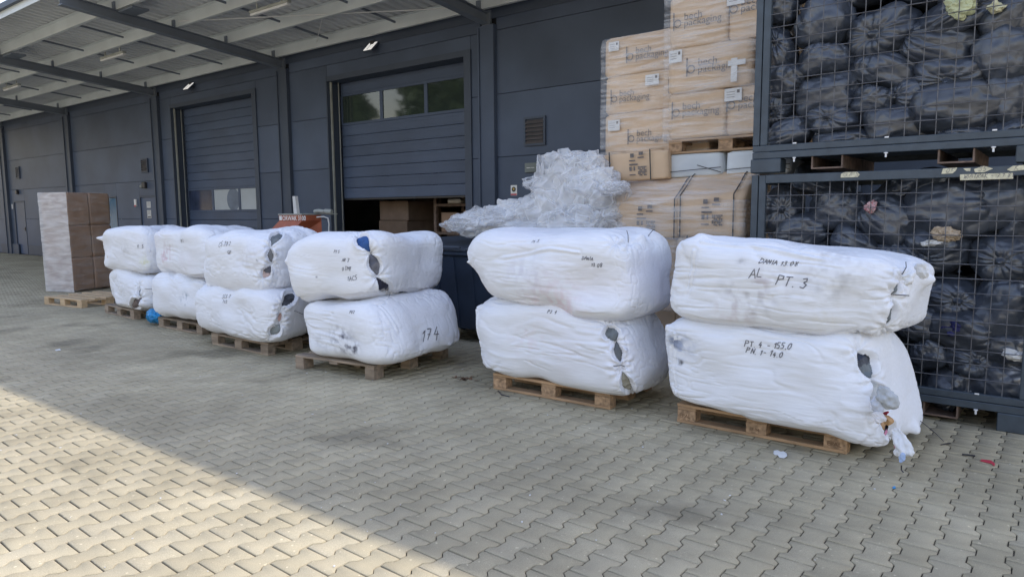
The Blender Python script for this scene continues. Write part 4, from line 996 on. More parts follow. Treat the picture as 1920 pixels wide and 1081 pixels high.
# chair and plant at the far left edge
q = at_y(10, 474, 9.5); g0 = at_z(12, 472)
CH = thing('chair', 'white plastic chair by the wall at the far left edge', 'chair', (g0[0], g0[1], 0), .4)
for x, y in ((0, 0), (.42, 0), (0, .42), (.42, .42)): MB().tube([(x, y, 0), (x*.9+.02, y*.9+.02, .44)], .022, 6).build('leg', M['white'], CH)
MB().box(-.01, .44, -.01, .44, .44, .47, .01).build('seat', M['white'], CH)
MB().box(0, .04, .40, .44, .47, .85).box(.40, .44, .40, .44, .47, .85).box(.0, .44, .40, .44, .80, .88, .01).box(.041, .399, .405, .435, .6, .66).build('backrest', M['white'], CH)
PT = thing('potted_plant', 'dark pot with green plant beside the white chair, far left edge', 'plant', (g0[0]-.9, g0[1]-.1, 0))
MB().tube([(0, 0, 0), (0, 0, .4)], [.2, .26], 12).build('pot', M['strap'], PT)
mb = MB()
for k in range(60):
    c = np.array([R_.gauss(0, .15), R_.gauss(0, .15), .5+R_.random()*.35]); d1 = np.array([R_.gauss(0, .06), R_.gauss(0, .06), R_.gauss(0, .06)]); d2_ = np.array([R_.gauss(0, .03), R_.gauss(0, .03), R_.gauss(0, .03)])
    mb.add([c-d1, c+d2_, c+d1, c-d2_], [(0, 1, 2, 3)])
mb.build('foliage', M['green'], PT)
# ================================================================== pallets on the ground
gP = 'wooden pallets on the paving'
pallet('light brown pallet with printed blocks under the nearest right-hand bales', (-2.22, 4.80, .001), .004, 'wood')
pallet('brown pallet under the second bale stack from the right', (-3.99, 4.72, .001), .04, 'wood')
t = thing('pallet', 'weathered grey-brown pallet without bottom boards under the third bale stack from the right', 'pallet', (-6.18, 4.12, 0), .14, gP)
Lq, Dq = 1.08, 1.22
for i in range(7): link('top_board', piece(Lq, .125, .022, M['wood_grey'], 'g'), t, (Lq/2+R_.gauss(0, .004), .063+i*.18, .133+R_.gauss(0, .001)), (0, 0, R_.gauss(0, .004)))
for x in (.06, Lq/2, Lq-.06): link('stringer_board', piece(.11, Dq, .022, M['wood_grey'], 'g'), t, (x, Dq/2, .111))
for x in (.06, Lq/2, Lq-.06):
    for y in (.07, Dq*.5, Dq-.07):
        if not (x == Lq/2 and y < .1): link('block', piece(.12, .14, .099, M['wood_grey'], 'b'), t, (x, y, .0505))
link('block', piece(.09, .09, .09, M['wood_grey'], 'b'), t, (Lq/2, .38, .0505))
pallet('dusty grey-brown pallet under the fourth bale stack from the right', (-8.19, 4.28, .001), .024, 'wood_grey', 'wood_grey')
pallet('grey-brown pallet under the fifth bale stack, beside the blue bag', (-10.13, 4.52, .001), .02, 'wood_grey', 'wood_grey')
pallet('darkest, dirtiest pallet under the leftmost bale stack', (-12.32, 4.65, .001), -.04, 'wood_grey', 'wood_grey')
pallet('empty pale new pallet lying in front of the tall wrapped carton stack', (-14.45, 4.45, .001), .16, 'wood_pale', 'wood_pale', D=1.0)
# burnt-in marks on the blocks of the nearest pallet
for i, (dx, s, tx) in enumerate(((.02, .042, 'EPAL'), (.555, .03, '17-04'), (1.075, .042, 'EPAL'))):
    t = tag(text_part(None, tx, s, (-2.22+dx, 4.7975, .045), mat('burn_mark', (.16, .09, .05), .9), 'pallet_mark'), ['burnt-in lettering on the left block of the nearest pallet', 'faint burnt-in number on the middle block of the nearest pallet', 'burnt-in lettering on the right block of the nearest pallet'][i], 'marking')

# ================================================================== bales
def project(P):
    d = np.asarray(P)-np.array([0, 0, 1.6]); z = d @ cF
    return np.stack([960+F_PX*(d @ cR)/z, 540.5-F_PX*(d @ cU)/z], 1), z
def seg_dist(P, pts):
    best = np.full(len(P), 9.)
    for a, b in zip(pts, pts[1:]):
        a = np.array(a); b = np.array(b); ab = b-a; t = np.clip(((P-a) @ ab)/(ab @ ab), 0, 1)
        best = np.minimum(best, np.linalg.norm(P-(a+t[:, None]*ab), axis=1))
    return best
def bale(label, FL, FR, BR, zL, zR, seed, res=.012, n=4.6, lenses=(), grooves=(), seams=(), texts=(), stains=(), ears=(), wr=1., wfreq=13., ties=(), lump=1., shear=0., zB=None, pink=0., pillow=0., droop=None, tap=(0, 0, 0, 0)):
    FL, FR, BR = map(np.array, (FL, FR, BR)); BL = FL+(BR-FR)*np.array([.9, 1.])
    zB = zB or (zR[0], zR[1])
    cor = {(-1, -1): (FL, zL), (1, -1): (FR, zR), (1, 1): (BR, zB), (-1, 1): (BL, zL)}
    Lx = np.linalg.norm(FR-FL); Ly = np.linalg.norm(BR-FR); Lz = zL[1]-zL[0]
    hs = np.array([Lx, Ly, Lz])/2; ctr = np.array([*(FL+FR+BR+BL)/4, (sum(zL)+sum(zR))/4])
    ex = np.array([*(FR-FL)/Lx, 0]); ey = np.array([*(BR-FR)/Ly, 0]); ez = np.array([0, 0, 1.])
    Gs = []; Qs = []; o = 0; cnt = [max(6, int(v/res)) for v in (Lx, Ly, Lz)]; faces = []
    for ax in range(3):
        for s in (-1, 1):
            A, B = (ax+1) % 3, (ax+2) % 3; na, nb = cnt[A], cnt[B]
            ga, gb = np.meshgrid(np.linspace(-1, 1, na+1), np.linspace(-1, 1, nb+1), indexing='ij')
            P = np.zeros((na+1, nb+1, 3)); P[..., ax] = s; P[..., A] = ga; P[..., B] = gb; Gs.append(P.reshape(-1, 3))
            i, j = np.meshgrid(np.arange(na), np.arange(nb), indexing='ij'); b = (i*(nb+1)+j).ravel()+o
            q = np.stack([b, b+nb+1, b+nb+2, b+1], 1); Qs.append(q if s > 0 else q[:, ::-1]); faces.append((ax, s, o, o+(na+1)*(nb+1))); o += (na+1)*(nb+1)
    p = np.concatenate(Gs); Q = np.concatenate(Qs); key = np.round(p, 6); u, inv = np.unique(key, axis=0, return_inverse=True); inv = inv.ravel()
    pn = np.zeros((len(u), 3)); pn[inv] = p; p = pn; Q = inv[Q]
    def base(p):
        q = p/((np.abs(p)**n).sum(1)**(1/n))[:, None]
        a, b, c = (q.T+1)/2; X = np.zeros((len(q), 3)); 
        for (sa, sb), (xy, zz) in cor.items():
            w = (a if sa > 0 else 1-a)*(b if sb > 0 else 1-b)
            X[:, 0] += w*xy[0]; X[:, 1] += w*xy[1]; X[:, 2] += w*(zz[0]+(zz[1]-zz[0])*c)
        X[:, 0] += shear*(c-.5)
        # ends that draw in: (left low, left high, right low, right high)
        exv = ex*1.; X += ((tap[0]*(1-c)**1.5+tap[1]*c**1.5)*np.clip(1-a*2.2, 0, 1)**1.5-(tap[2]*(1-c)**1.5+tap[3]*c**1.5)*np.clip(a*2.2-1.2, 0, 1)**1.5)[:, None]*exv
        if droop: X[:, 2] -= droop[1]*np.clip((a-droop[0])/(1-droop[0]), 0, 1)**1.3*(1-c)**1.2
        g = np.sign(q)*np.abs(q)**(n-1)/hs; g /= np.linalg.norm(g, axis=1)[:, None]
        return X, g[:, :1]*ex+g[:, 1:2]*ey+g[:, 2:]*ez, q
    X0b, N0, q0 = base(p); px0, dz0 = project(X0b); vis = ((X0b-np.array([0, 0, 1.6]))*N0).sum(1) < 0
    def pick(x, y):
        d = np.hypot(px0[:, 0]-x, px0[:, 1]-y)+np.where(vis, 0, 1e3); i = int(np.argmin(d)); return X0b[i], N0[i], i
    LN = []
    for (x1, y1, x2, y2, hw, colr) in lenses:
        T, n1, i1 = pick(x1, y1); B, n2, i2 = pick(x2, y2); C = (T+B)/2; nn = n1+n2; nn /= np.linalg.norm(nn); ax_ = (T-B); hh = np.linalg.norm(ax_)/2; ax_ /= 2*hh
        sd = np.cross(ax_, nn); sd /= np.linalg.norm(sd); sc_ = dz0[i1]/F_PX; LN.append((C, nn, ax_, sd, hh, hw*sc_, T, B, colr))
    GR = [[pick(*q)[0] for q in g] for g in grooves]; SE = [[pick(*q)[0] for q in g] for g in seams]; ER = [(pick(x, y)[0], am, rd) for x, y, am, rd in ears]
    def lens_d(X, L):
        C, nn, ax_, sd, hh, hw = L[:6]; r = X-C; w = r @ ax_; uu_ = r @ sd; k = np.where(np.abs(w) < hh, hw*(1-(w/hh)**2), -.02-(np.abs(w)-hh))
        return np.where(np.abs(r @ nn) < .16, k-np.abs(uu_), -1.)
    def disp(X, N, q):
        Lc = np.stack([(X-ctr) @ ex, (X-ctr) @ ey, (X-ctr) @ ez], 1)
        d = fbm(Lc*np.array([1.7, 2.1, 2.3])+seed, 2, seed)*.072*lump
        if pillow: d += pillow*.009*(np.abs(np.sin(Lc[:, 1]*5.6/Ly*math.pi/1.2+.4))+np.abs(np.sin(Lc[:, 2]*2/Lz*math.pi/1.2+.3))-1)*np.clip((q[:, 0]-.55)*4, 0, 1)
        warp = np.stack([fbm(Lc*2.3+seed+9, 2, seed+40), fbm(Lc*2.3+seed+19, 2, seed+41)], 1)
        Wc = np.stack([Lc[:, 0]*1.6+warp[:, 0]*.5, Lc[:, 1]*wfreq*.75+warp[:, 1]*.9, Lc[:, 2]*wfreq*.8+Lc[:, 0]*1.0+warp[:, 0]*1.0], 1)
        env = np.clip(.45+1.1*fbm(Lc*1.7+seed+33, 2, seed+5), .05, 1.2)
        env2 = np.clip(.15+1.9*fbm(Lc*np.array([1.5, 2.6, 2.6])+seed+133, 2, seed+15), 0, 1.3)
        sw = np.stack([Lc[:, 0]*2.2, Lc[:, 1]*wfreq*1.5+warp[:, 0]*.9, Lc[:, 2]*wfreq*1.9+Lc[:, 0]*1.6+warp[:, 0]*.9], 1)
        ef = 1-.8*np.clip((np.abs(q[:, 0])-.93)*14, 0, 1); env = env*ef; env2 = env2*ef      # the end caps are taut
        ef = 1-.8*np.clip((np.abs(q[:, 0])-.93)*14, 0, 1)      # the end caps are taut
        d += ridge(Wc, 1, seed+1)*.0030*wr*env*ef+ridge(sw, 1, seed+2)*.0030*wr*env2*ef
        for kk, (sl, fq, am) in enumerate(((.7, 1., .0052), (-.5, .8, .0042), (1.6, 1.7, .0040))):      # thin tight creases, each set at its own slant
            cq = np.stack([Lc[:, 0]*1.3+kk*5, Lc[:, 1]*wfreq*fq+warp[:, 0]*.6, Lc[:, 2]*wfreq*fq*1.35+Lc[:, 0]*sl+warp[:, 1]*.7], 1)
            mk = np.clip(.10+2.2*fbm(Lc*np.array([1.6, 3.2, 3.2])+seed+201+kk*11, 2, seed+21+kk), 0, 1.2)
            cv = noise(cq+seed*1.7, seed+31+kk)
            d += (-np.exp(-(cv/.10)**2)+.35*np.exp(-((np.abs(cv)-.28)/.16)**2))*am*wr*mk*ef
        d *= 1.; endw = np.clip((np.abs(q[:, 0])-.72)*4, 0, 1)                    # gathers near the two ends
        d += (-np.exp(-(noise(np.stack([Lc[:, 0]*1.2, Lc[:, 1]*15, Lc[:, 2]*15], 1)+seed, seed+3)/.14)**2))*.0075*endw*ef*wr
        for L in LN:
            e = lens_d(X, L); d += np.where(e > 0, -.035*np.clip(e/.012, 0, 1), .010*np.exp(-(e/.018)**2)*(e > -.3))
            for tip in (L[6], L[7]):
                r = np.linalg.norm(X-tip, axis=1); v = X-tip; an = np.arctan2(v @ L[2], v @ L[3])
                d += -.030*np.exp(-(r/.045)**2)+.007*np.cos(an*9+seed)*np.exp(-((r-.06)/.06)**2)
        for g_ in GR: d += -.022*np.exp(-(seg_dist(X, g_)/.022)**2)
        for g_ in SE: sdv = seg_dist(X, g_); d += .009*np.exp(-(sdv/.008)**2)-.007*np.exp(-((sdv-.022)/.010)**2)
        for c_, am, rd in ER: d += am*np.exp(-(np.linalg.norm(X-c_, axis=1)/rd)**2)
        return d
    # keep the supported underside from bulging down
    D = disp(X0b, N0, q0); D = np.where(N0[:, 2] < -.5, np.minimum(D, .0), D); Xf = X0b+N0*D[:, None]
    keepq = np.ones(len(Q), bool); ld = np.full(len(Xf), -1.); lc = np.ones((len(Xf), 3))
    for L in LN:
        e = lens_d(X0b, L); keepq &= ~((e[Q] > .0125).all(1)); m_ = e > ld; ld = np.maximum(ld, e)
        if isinstance(L[8][0], tuple):
            w = (X0b-L[0]) @ L[2]/L[4]+.35*noise(X0b*14+seed, 3); k = np.clip(((1-w)/2*len(L[8])).astype(int), 0, len(L[8])-1); lc[m_] = np.array(L[8])[k][m_]
        else: lc[m_] = L[8]
    col = np.ones((len(Xf), 3))
    lw = .5+.5*fbm(X0b*2.2+seed+70, 3, seed+6); col *= 1-.045*lw[:, None]*np.array([1, .9, .6]); 
    if pink: lp = np.clip(fbm(X0b*1.9+seed+90, 3, seed+7)*2, 0, 1)*pink; col *= 1-lp[:, None]*np.array([.02, .10, .08])
    for (x, y, r, cc_, st) in stains:
        c_ = pick(x, y)[0]; dd = np.linalg.norm((X0b-c_)*np.array([1, 1, 1.3]), axis=1)
        w = 1.7*np.exp(-(dd/r)**2)*np.clip(.35+1.3*fbm(X0b*22+seed, 3, seed+8)+.4*fbm(X0b*6, 2, seed+9), 0, 1)*st; w = np.clip(w, 0, 1)[:, None]
        col = col*(1-w)+np.array(cc_)*w
    t = thing('fabric_bale', label, 'bale', (ctr[0], ctr[1], ctr[2]-Lz/2), group='white fabric bales stacked on pallets'); off = np.array([ctr[0], ctr[1], ctr[2]-Lz/2])
    link('cover', mesh_np('cover', Xf-off, [Q[keepq]], [M['cloth']], smooth=True, col=col), t)
    if LN:
        sel = (ld[Q] > -.012).any(1); Qs_ = Q[sel]; used, inv2 = np.unique(Qs_.ravel(), return_inverse=True)
        Xc = X0b[used]; Nc = N0[used]; dd = fbm(X0b[used]*np.array([2, 2, 2])+seed, 1, seed)*0+(fbm(Xc*9+seed, 2, seed+55))*.022+ridge(Xc*16+seed, 3, seed+56)*.010-.040
        dd -= .03*np.clip(1-np.clip(ld[used]/.012, 0, 1), 0, 1)
        Vc = X0b[used]+Nc*(D[used]*0+dd)[:, None]+0*Nc
        # follow the local bulge of the cover
        lumpv = fbm(np.stack([(Xc-ctr) @ ex, (Xc-ctr) @ ey, (Xc-ctr) @ ez], 1)*np.array([1.7, 2.1, 2.3])+seed, 2, seed)*.072*lump
        Vc += Nc*lumpv[:, None]
        link('packed_clothes', mesh_np('packed_clothes', Vc-off, [inv2.reshape(-1, 4)], [M['content']], smooth=True, col=lc[used]), t)
    # handwriting laid on the cloth
    for (txt, x, y, hpx, slope, wpx) in texts:
        o0, n0, i0 = pick(x, y); o1, _, _ = pick(x+30, y+30*slope); rt = o1-o0; rt /= np.linalg.norm(rt); upv = np.cross(n0, rt)*-1
        upv = np.cross(rt, n0)*-1 if (np.cross(rt, n0) @ ez) < 0 else np.cross(rt, n0)
        sc_ = dz0[i0]/F_PX
        def fn(a, b, o0=o0, rt=rt, upv=upv, n0=n0):
            P = o0+rt*a+upv*b; d2 = ((X0b-P)**2).sum(1); idx = np.argpartition(d2, 6)[:6]; w = 1/(d2[idx]+1e-6); w /= w.sum()
            nm = (N0[idx]*w[:, None]).sum(0); h = ((Xf[idx]-P) @ n0*w).sum(); return P+n0*(h+.0035)-off
        writing(t, txt, fn, hpx*sc_, wpx*sc_)
    for (x, y, x2, y2) in ties:       # loose tails of black cable ties
        o0, n0, i0 = pick(x, y); sc_ = dz0[i0]/F_PX
        a = o0+n0*(D[i0]+.004)-off; v = cR*(x2-x)*sc_-cU*(y2-y)*sc_; mid = a+v*.5+n0*.02; e = a+v+n0*.015
        MB().tube([a-n0*.03, a, mid, e], .0028, 5).build('cable_tie', M['strap'], t)
    return t, pick, off
NAVY, GREY, DGREY, BEI, PNK, BLU, LGREY = (.03, .04, .07), (.16, .18, .19), (.07, .075, .09), (.42, .38, .31), (.55, .36, .32), (.03, .09, .26), (.42, .44, .46)
PINKS = (.93, .80, .82); GRY = (.45, .45, .46)
b6b = bale('largest white bale, torn side spilling clothes, lower one on the nearest pallet', (-2.39, 4.62), (-.74, 4.64), (-.58, 5.60), (.125, .83), (.11, .84), 1, res=.0075, droop=(.76, .15), tap=(.05, .0, .05, .22),
     lenses=[(1612, 655, 1646, 713, 26, (NAVY, DGREY, GREY, (.13, .16, .19))), (1645, 715, 1664, 780, 30, ((.45, .47, .48), (.5, .52, .54), (.55, .6, .72), (.5, .5, .52))), (1656, 782, 1690, 838, 20, ((.02, .02, .03), (.42, .26, .14), (.02, .02, .03), (.5, .2, .3)))],
     texts=[('PT. 4 - 155,0', 1394, 649, 10.5, .09, 1.5), ('PN. 1- 14.0', 1394, 663, 10.5, .09, 1.5)],
     stains=[(1257, 642, .055, (.10, .12, .18), 1.6), (1264, 660, .10, (.4, .45, .6), .5), (1265, 682, .022, (.2, .2, .2), 1.2), (1268, 640, .12, (.6, .66, .8), .4)], ears=[(1250, 612, .03, .03), (1744, 838, .05, .05)], ties=[(1748, 800, 1786, 836)], wr=1.15, seams=[(( 1258, 625), (1250, 690), (1262, 745))], shear=0, zB=(.14, .80), n=5.4)
bale('soiled white bale marked AL PT.3, upper one on the nearest stack', (-2.35, 4.62), (-.76, 4.66), (-.60, 5.60), (.78, 1.43), (.76, 1.34), 2, res=.0075,
     lenses=[(1697, 527, 1677, 553, 10, GREY), (1681, 562, 1664, 614, 12, (.15, .17, .18)), (1664, 634, 1612, 634, 10, DGREY)],
     seams=[((1317, 457), (1427, 470), (1531, 486), (1673, 509)), ((1303, 472), (1290, 530), (1277, 595))],
     texts=[('DANIA 13.08', 1430, 494, 9, .06, 1.3), ('AL', 1413, 518, 18, .05, 1.6), ('PT. 3', 1461, 532, 17, .08, 1.8)],
     stains=[(1400, 560, .16, GRY, .45), (1440, 530, .12, (.6, .5, .52), .3), (1397, 493, .03, GRY, .6), (1560, 590, .12, (.8, .74, .58), .35), (1660, 578, .014, (.1, .1, .1), 1.4), (1560, 530, .15, GRY, .28), (1560, 470, .25, (.6, .57, .55), .3), (1380, 580, .12, (.75, .58, .56), .3)],
     ears=[(1735, 525, .05, .04), (1318, 450, .03, .05)], ties=[(1677, 553, 1708, 555), (1700, 512, 1702, 490)], wr=1.5, zB=(.78, 1.26), n=5.4, tap=(.03, .10, .06, -.03))
bale('white bale with strong lengthwise creases, lower one on the second pallet from right', (-4.28, 4.66), (-2.46, 4.60), (-2.48, 5.52), (.12, .83), (.09, .82), 3, res=.0085,
     lenses=[(1138, 606, 1154, 641, 18, GREY), (1155, 642, 1163, 681, 12, (.13, .14, .15)), (1166, 696, 1190, 748, 14, (.33, .31, .25))],
     texts=[('P2 4', 1030, 590, 7, .03, 1.)], ties=[(1166, 686, 1146, 687), (1166, 686, 1172, 688)], wr=2.2, wfreq=11, seams=[((900, 590), (903, 640), (912, 700))], ears=[(898, 580, .03, .04)], n=5.2, pink=.2, tap=(.12, .03, .04, .24), stains=[(990, 640, .2, PINKS, .25)])
bale('puffy white bale with pink-tinged belly and long seam, upper one on second pallet', (-4.38, 4.62), (-2.38, 4.56), (-2.42, 5.60), (.72, 1.43), (.70, 1.46), 4, res=.0085,
     seams=[((875, 495), (953, 482), (1033, 467), (1083, 472))], texts=[('DANIA', 1088, 487, 6.5, .06, 1.1), ('13 08', 1104, 500, 6.5, .06, 1.1), ('P5 3', 998, 456, 6, -.05, .9)],
     lenses=[(1155, 451, 1180, 450, 5, GREY)], ties=[(1180, 446, 1176, 428), (1215, 445, 1225, 436)], stains=[(1035, 572, .24, PINKS, .85), (990, 512, .22, (.82, .80, .84), .5), (900, 520, .15, (.78, .76, .75), .4)],
     ears=[(876, 496, .02, .03), (1200, 447, .04, .05)], wr=1.2, lump=1.6, n=4.4, pink=.25, tap=(.36, .02, .12, .20))
bale('white bale with dark scuff and 174 in marker, lower one on the weathered pallet', (-6.30, 4.08), (-4.80, 4.14), (-4.92, 5.46), (.125, .71), (.12, .88), 5, res=.009,
     seams=[((714, 567), (742, 614), (756, 675))], texts=[('PV2', 650, 588, 6, 0, .9), ('174', 795, 640, 20, -.25, 1.8)], stains=[(637, 640, .14, (.22, .22, .26), 1.1), (660, 655, .06, (.12, .12, .15), 1.2), (600, 645, .1, GRY, .4)], ears=[(838, 648, .03, .05)], wr=1.7, wfreq=12, zB=(.135, .82), n=4.8, tap=(.32, .05, -.01, .26))
bale('white bale with a chain of blue and grey openings, third stack from right', (-6.54, 4.08), (-4.98, 4.22), (-5.28, 5.56), (.63, 1.34), (.78, 1.43), 6, res=.009,
     lenses=[(671, 444, 693, 473, 13, BLU), (694, 475, 709, 516, 13, ((.12, .13, .17), (.16, .16, .18))), (706, 520, 729, 551, 12, ((.03, .03, .05), (.36, .34, .32))), (736, 549, 771, 549, 5.5, ((.1, .12, .16), (.04, .1, .3)))],
     grooves=[((771, 549), (806, 546)),], texts=[('PT 5', 630, 475, 5.5, 0, .9), ('AR 7', 645, 491, 6, 0, .9), ('OTM1', 645, 506, 7, .0, .9), ('1AC5', 655, 526, 7.5, -.1, .9)],
     stains=[(594, 568, .025, (.12, .1, .1), 1.4), (625, 566, .05, GRY, .6), (595, 520, .012, (.2, .2, .2), 1.)], ties=[(706, 520, 692, 528), (731, 548, 724, 560), (770, 549, 784, 563), (693, 474, 700, 472)], wr=1.3, pillow=.0, zB=(.69, 1.40), n=5.2, ears=[(535, 490, .03, .03)], tap=(.42, .24, .10, .0))
bale('white bale with three grey openings, lower one on the fourth pallet from right', (-8.54, 4.20), (-6.66, 4.16), (-6.90, 5.20), (.125, .75), (.13, .77), 7, res=.011,
     lenses=[(553, 547, 528, 575, 12, DGREY), (527, 585, 523, 604, 6, PNK), (526, 608, 505, 632, 12, (.26, .29, .30))], texts=[('SC3 2', 418, 558, 7, 0, .9), ('1 K2', 420, 568, 6, 0, .9)], ears=[(377, 630, .09, .03), (390, 535, .03, .05)], ties=[(550, 581, 566, 588), (522, 607, 504, 603)], wr=1.8, wfreq=10, n=5)
bale('white bale with tied openings and quilted right end, upper one of the fourth stack', (-8.52, 4.20), (-6.74, 4.18), (-6.94, 5.24), (.66, 1.34), (.64, 1.45), 8, res=.011,
     lenses=[(527, 433, 507, 461, 12, GREY), (506, 464, 508, 493, 9, (.2, .2, .2)), (507, 500, 491, 523, 10, ((.1, .1, .12), (.55, .42, .40)))], texts=[('CS 38 2', 414, 464, 8, -.25, .9), ('GP', 430, 476, 7, -.2, .9)],
     ties=[(505, 462, 482, 462), (505, 499, 484, 503)], stains=[(483, 488, .016, (.15, .15, .15), 1.3), (470, 480, .2, (.85, .83, .84), .5)], wr=1.6, wfreq=10, pillow=1.5, n=4.6, ears=[(388, 545, .05, .04)], tap=(.10, .28, .1, .0))
bale('plain white bale with a blue-grey smudge, lower one of the fifth stack', (-10.26, 4.42), (-8.62, 4.40), (-8.75, 5.4), (.125, .82), (.13, .83), 9, res=.012, stains=[(347, 560, .09, (.35, .42, .48), 1.1), (372, 543, .012, (.2, .2, .2), 1)], wr=1.5, wfreq=9, n=4.6, lump=1.3)
bale('white bale with pinkish soiling on its left, upper one of the fifth stack', (-10.20, 4.46), (-8.5, 4.44), (-8.7, 5.45), (.74, 1.41), (.75, 1.43), 10, res=.012, stains=[(308, 480, .13, (.82, .66, .68), .9), (312, 460, .1, (.72, .62, .62), .5), (402, 446, .03, (.08, .08, .1), 1.5)], texts=[('AS 3', 340, 454, 6, 0, .8)], wr=1.7, wfreq=10, n=5.4, pink=.5)
bale('white bale with torn grey openings, lower one of the leftmost stack', (-12.28, 4.58), (-10.40, 4.50), (-10.55, 5.5), (.12, .78), (.13, .79), 11, res=.013, lenses=[(260, 535, 263, 557, 5.5, GREY), (265, 559, 250, 578, 12, ((.14, .12, .13), (.24, .2, .2)))], ties=[(272, 541, 292, 541), (282, 571, 296, 569)], wr=1.2, n=4.2, lump=1.3, tap=(.22, .1, .0, .0))
bale('white bale with upright corner seam and yellow stain, upper one of leftmost stack', (-12.34, 4.58), (-10.48, 4.50), (-10.52, 5.5), (.71, 1.37), (.71, 1.43), 12, res=.013, seams=[((278, 433), (281, 470), (282, 514))], texts=[('K 3', 258, 464, 7, 0, .8)], stains=[(269, 491, .09, (.9, .9, .68), .8), (235, 467, .12, GRY, .35), (201, 482, .02, (.6, .35, .2), .8)], ears=[(190, 447, .10, .03)], wr=1.3, n=5.4)

# loose cloth hanging out of the lowest right bale
def rag(parent_off, pts, rad, colr, seed, name='loose_cloth', rough=.03):
    mb = MB(); P = [np.array(q) for q in pts]; k = 12; n = len(P); V = []
    for i, p_ in enumerate(P):
        d = P[min(i+1, n-1)]-P[max(i-1, 0)]; d /= np.linalg.norm(d); a = np.cross(d, [0, -1, 0.1]); a /= np.linalg.norm(a); b = np.cross(d, a)
        for j in range(k):
            an = 2*math.pi*j/k; r = rad[i]*(1+.35*math.sin(an*3+i+seed)+.22*math.sin(an*5+2*i)); V.append(p_+a*math.cos(an)*r+b*math.sin(an)*r*.5)
    V = np.array(V); V += np.stack([noise(V*18+seed+q, seed+q) for q in range(3)], 1)*rough*.5; F = [(i*k+j, i*k+(j+1) % k, (i+1)*k+(j+1) % k, (i+1)*k+j) for i in range(n-1) for j in range(k)]+[tuple(range(k))[::-1], tuple((n-1)*k+j for j in range(k))]
    mb.add(V, F); me = mb.mesh(name, mat(name, colr, .8, .08, 12, .003, 40), True); o = link(name, me)
    sm = o.modifiers.new('s', 'SUBSURF'); sm.levels = 3; sm.render_levels = 3
    tx = bpy.data.textures.new('folds', 'CLOUDS'); tx.noise_scale = .035; tx.noise_depth = 2
    dm_ = o.modifiers.new('d', 'DISPLACE'); dm_.texture = tx; dm_.strength = .035; dm_.texture_coords = 'GLOBAL'
    return o
def ay(px, py, y=4.66): return at_y(px, py, y)
for pts, rad, c_, lab, sd in (
    ([ay(1645, 722), ay(1660, 735, 4.64), ay(1672, 752, 4.62), ay(1668, 768, 4.64)], (.02, .05, .06, .03), (.42, .44, .46), 'grey-white garment bulging from the big side tear of the lowest right bale', 1),
    ([ay(1643, 742, 4.65), ay(1650, 760, 4.62), ay(1640, 775, 4.64)], (.03, .045, .02), (.55, .58, .66), 'pale bluish cloth in the side tear of the lowest right bale', 2),
    ([ay(1676, 800, 4.66), ay(1684, 818, 4.62), ay(1691, 838, 4.60), ay(1695, 855, 4.60)], (.02, .035, .05, .06), (.70, .71, .73), 'white cloth with light-blue end hanging down from the lowest right bale', 3),
    ([ay(1640, 775, 4.62), ay(1650, 784, 4.6), ay(1655, 795, 4.6)], (.02, .03, .02), (.62, .60, .60), 'small crumpled white cloth at the lower end of the side tear', 4),
    ([ay(1660, 778, 4.65), ay(1668, 790, 4.64), ay(1664, 800, 4.65)], (.02, .028, .02), (.46, .28, .14), 'tan cloth piece in the side tear of the lowest right bale', 5),
    ([ay(1655, 774, 4.68), ay(1668, 778, 4.66)], (.02, .02), (.35, .03, .05), 'dark red cloth glimpse in the side tear of the lowest right bale', 6),
    ([ay(1676, 828, 4.63), ay(1686, 834, 4.61)], (.02, .015), (.50, .17, .28), 'pink cloth glimpse at the bottom of the side tear', 7),
    ([ay(1688, 856, 4.57), ay(1700, 862, 4.55)], (.028, .022), (.36, .46, .66), 'light-blue cloth end near the ground under the lowest right bale', 8)):
    tag(rag(None, pts, rad, c_, sd), lab, 'cloth', 'clothes spilling from the torn lowest right bale')
for pts, lab in (([ay(1725, 495, 4.8), ay(1730, 512, 4.8), ay(1738, 520, 4.82)], 'frayed white knot of cloth at the right end of the upper nearest bale'), ([ay(1694, 530, 4.66), ay(1706, 520, 4.62), ay(1712, 508, 4.66)], 'gathered white cloth flap at the tie of the upper nearest bale')):
    tag(rag(None, pts, (.045, .03, .02), (.70, .71, .73), 11), lab, 'cloth')

# blue bag, black bag lump
c = at_z(293, 590); V = SPV*np.array([.15, .12, .11])*(1+.25*ridge(SPV*2.2, 3, 5)+.12*fbm(SPV*1.5, 2, 6))[:, None]; V[:, 2] = np.maximum(V[:, 2], -.10)
tag(link('blue_bag', mesh_np('blue_bag', V, [SPQ], [M['blue']], smooth=True), None, (-10.33, 4.60, .13)), 'bright blue plastic bag squeezed between the two leftmost bale stacks', 'plastic bag')
c = at_y(440, 430, 5.6); V = SPV*np.array([.22, .16, .06])*(1+.3*ridge(SPV*2.2, 3, 15))[:, None]
tag(link('black_bag', mesh_np('black_bag', V, [SPQ], [M['bag']], smooth=True), None, c), 'flat black bag lying on top of the fifth bale stack from right', 'garbage bag')

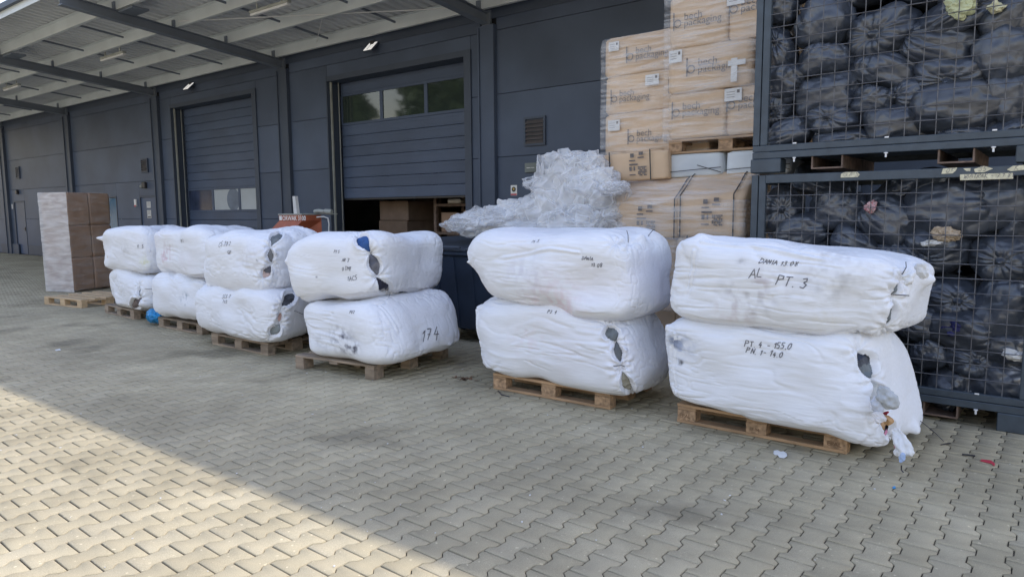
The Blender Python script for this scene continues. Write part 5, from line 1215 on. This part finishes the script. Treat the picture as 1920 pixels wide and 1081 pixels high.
# ================================================================== litter
def flat(pts, h, name, m, label, cat):
    P = [at_z(x, y, h) for x, y in pts]; n = len(P)
    V = [tuple(p) for p in P]+[(p[0], p[1], h-.002) for p in P]
    mb = MB().add(V, [tuple(range(n)), tuple(range(n, 2*n))[::-1]]+[(i, (i+1) % n, (i+1) % n+n, i+n) for i in range(n)])
    return tag(mb.build(name, m), label, cat)
flat([(1450, 849), (1451, 844), (1458, 843), (1464, 846), (1469, 845), (1475, 849), (1476, 854), (1470, 858), (1462, 857), (1458, 852), (1453, 852)], .006, 'paper_scrap', M['paper'], 'white heart-like paper scrap on the paving in front of the nearest pallet', 'paper')
flat([(1838, 863), (1840, 860), (1858, 862), (1866, 868), (1864, 873), (1859, 868), (1850, 866)], .006, 'red_scrap', M['red'], 'small red plastic strip on the paving at the far right', 'plastic scrap')
tag(MB().tube([at_z(1804, 851, .006), at_z(1815, 852, .010), at_z(1828, 854, .006)], .006, 5).build('cable_tie', M['strap']), 'short black cable tie on the paving left of the red strip', 'cable tie')
tag(MB().tube([at_z(1764, 833, .006), at_z(1774, 831, .012), at_z(1782, 830, .006)], .004, 5).build('cable_tie', M['strap']), 'thin black cable tie lying just right of the nearest bale', 'cable tie')
tag(MB().tube([at_z(934, 732, .006), at_z(940, 739, .008), at_z(955, 743, .006)], .005, 5).build('cable_tie', M['strap']), 'curved black tie on the paving by the second pallet', 'cable tie')
tag(MB().tube([at_z(1690, 872, .05), at_z(1690, 880, .02), at_z(1694, 885, .006)], .004, 5).build('cable_tie', M['strap']), 'thin black tie hanging down to the paving under the hanging cloth', 'cable tie')
flat([(1673, 912), (1678, 910), (1680, 914), (1674, 915)], .005, 'blue_scrap', M['blue'], 'tiny blue plastic crumb on the paving in front of the nearest bale', 'plastic scrap')
flat([(103, 655), (112, 653), (114, 656), (105, 657)], .006, 'white_scrap', M['paper'], 'tiny white scrap on the paving at the far left', 'paper')
mb = MB()
for k in range(26):
    p = at_z(868+R_.gauss(0, 9), 709+R_.gauss(0, 2.5), .008); a = R_.random()*6.28; r = .018+R_.random()*.02
    u1_ = np.array([math.cos(a), math.sin(a), R_.uniform(-.3, .5)])*r; v1_ = np.array([-math.sin(a), math.cos(a), R_.uniform(-.3, .3)])*r*.5
    mb.add([p-u1_, p+v1_, p+u1_, p-v1_], [(0, 1, 2, 3)])
o = mb.build('dry_leaves', mat('dry_leaf', (.16, .09, .05), .8, .3, 30), kind='stuff'); tag(o, 'few dry brown leaves on the paving between two bale stacks', 'leaves')
mb = MB()
for k in range(170):
    x = R_.uniform(-7, 1.5); y = R_.uniform(.6, 5.5); r = R_.choice([.0025, .003, .004, .007]); a = R_.random()*3
    mb.add([(x+math.cos(a+q*1.57)*r*(1.4 if q % 2 else .8), y+math.sin(a+q*1.57)*r*(1.4 if q % 2 else .8), z) for z in (.0015, .004) for q in range(4)], [(4, 5, 6, 7), (0, 1, 5, 4), (1, 2, 6, 5), (2, 3, 7, 6), (3, 0, 4, 7)])
o = mb.build('grit', M['paper'], kind='stuff'); tag(o, 'scattered pale grit and crumbs on the paving', 'grit')
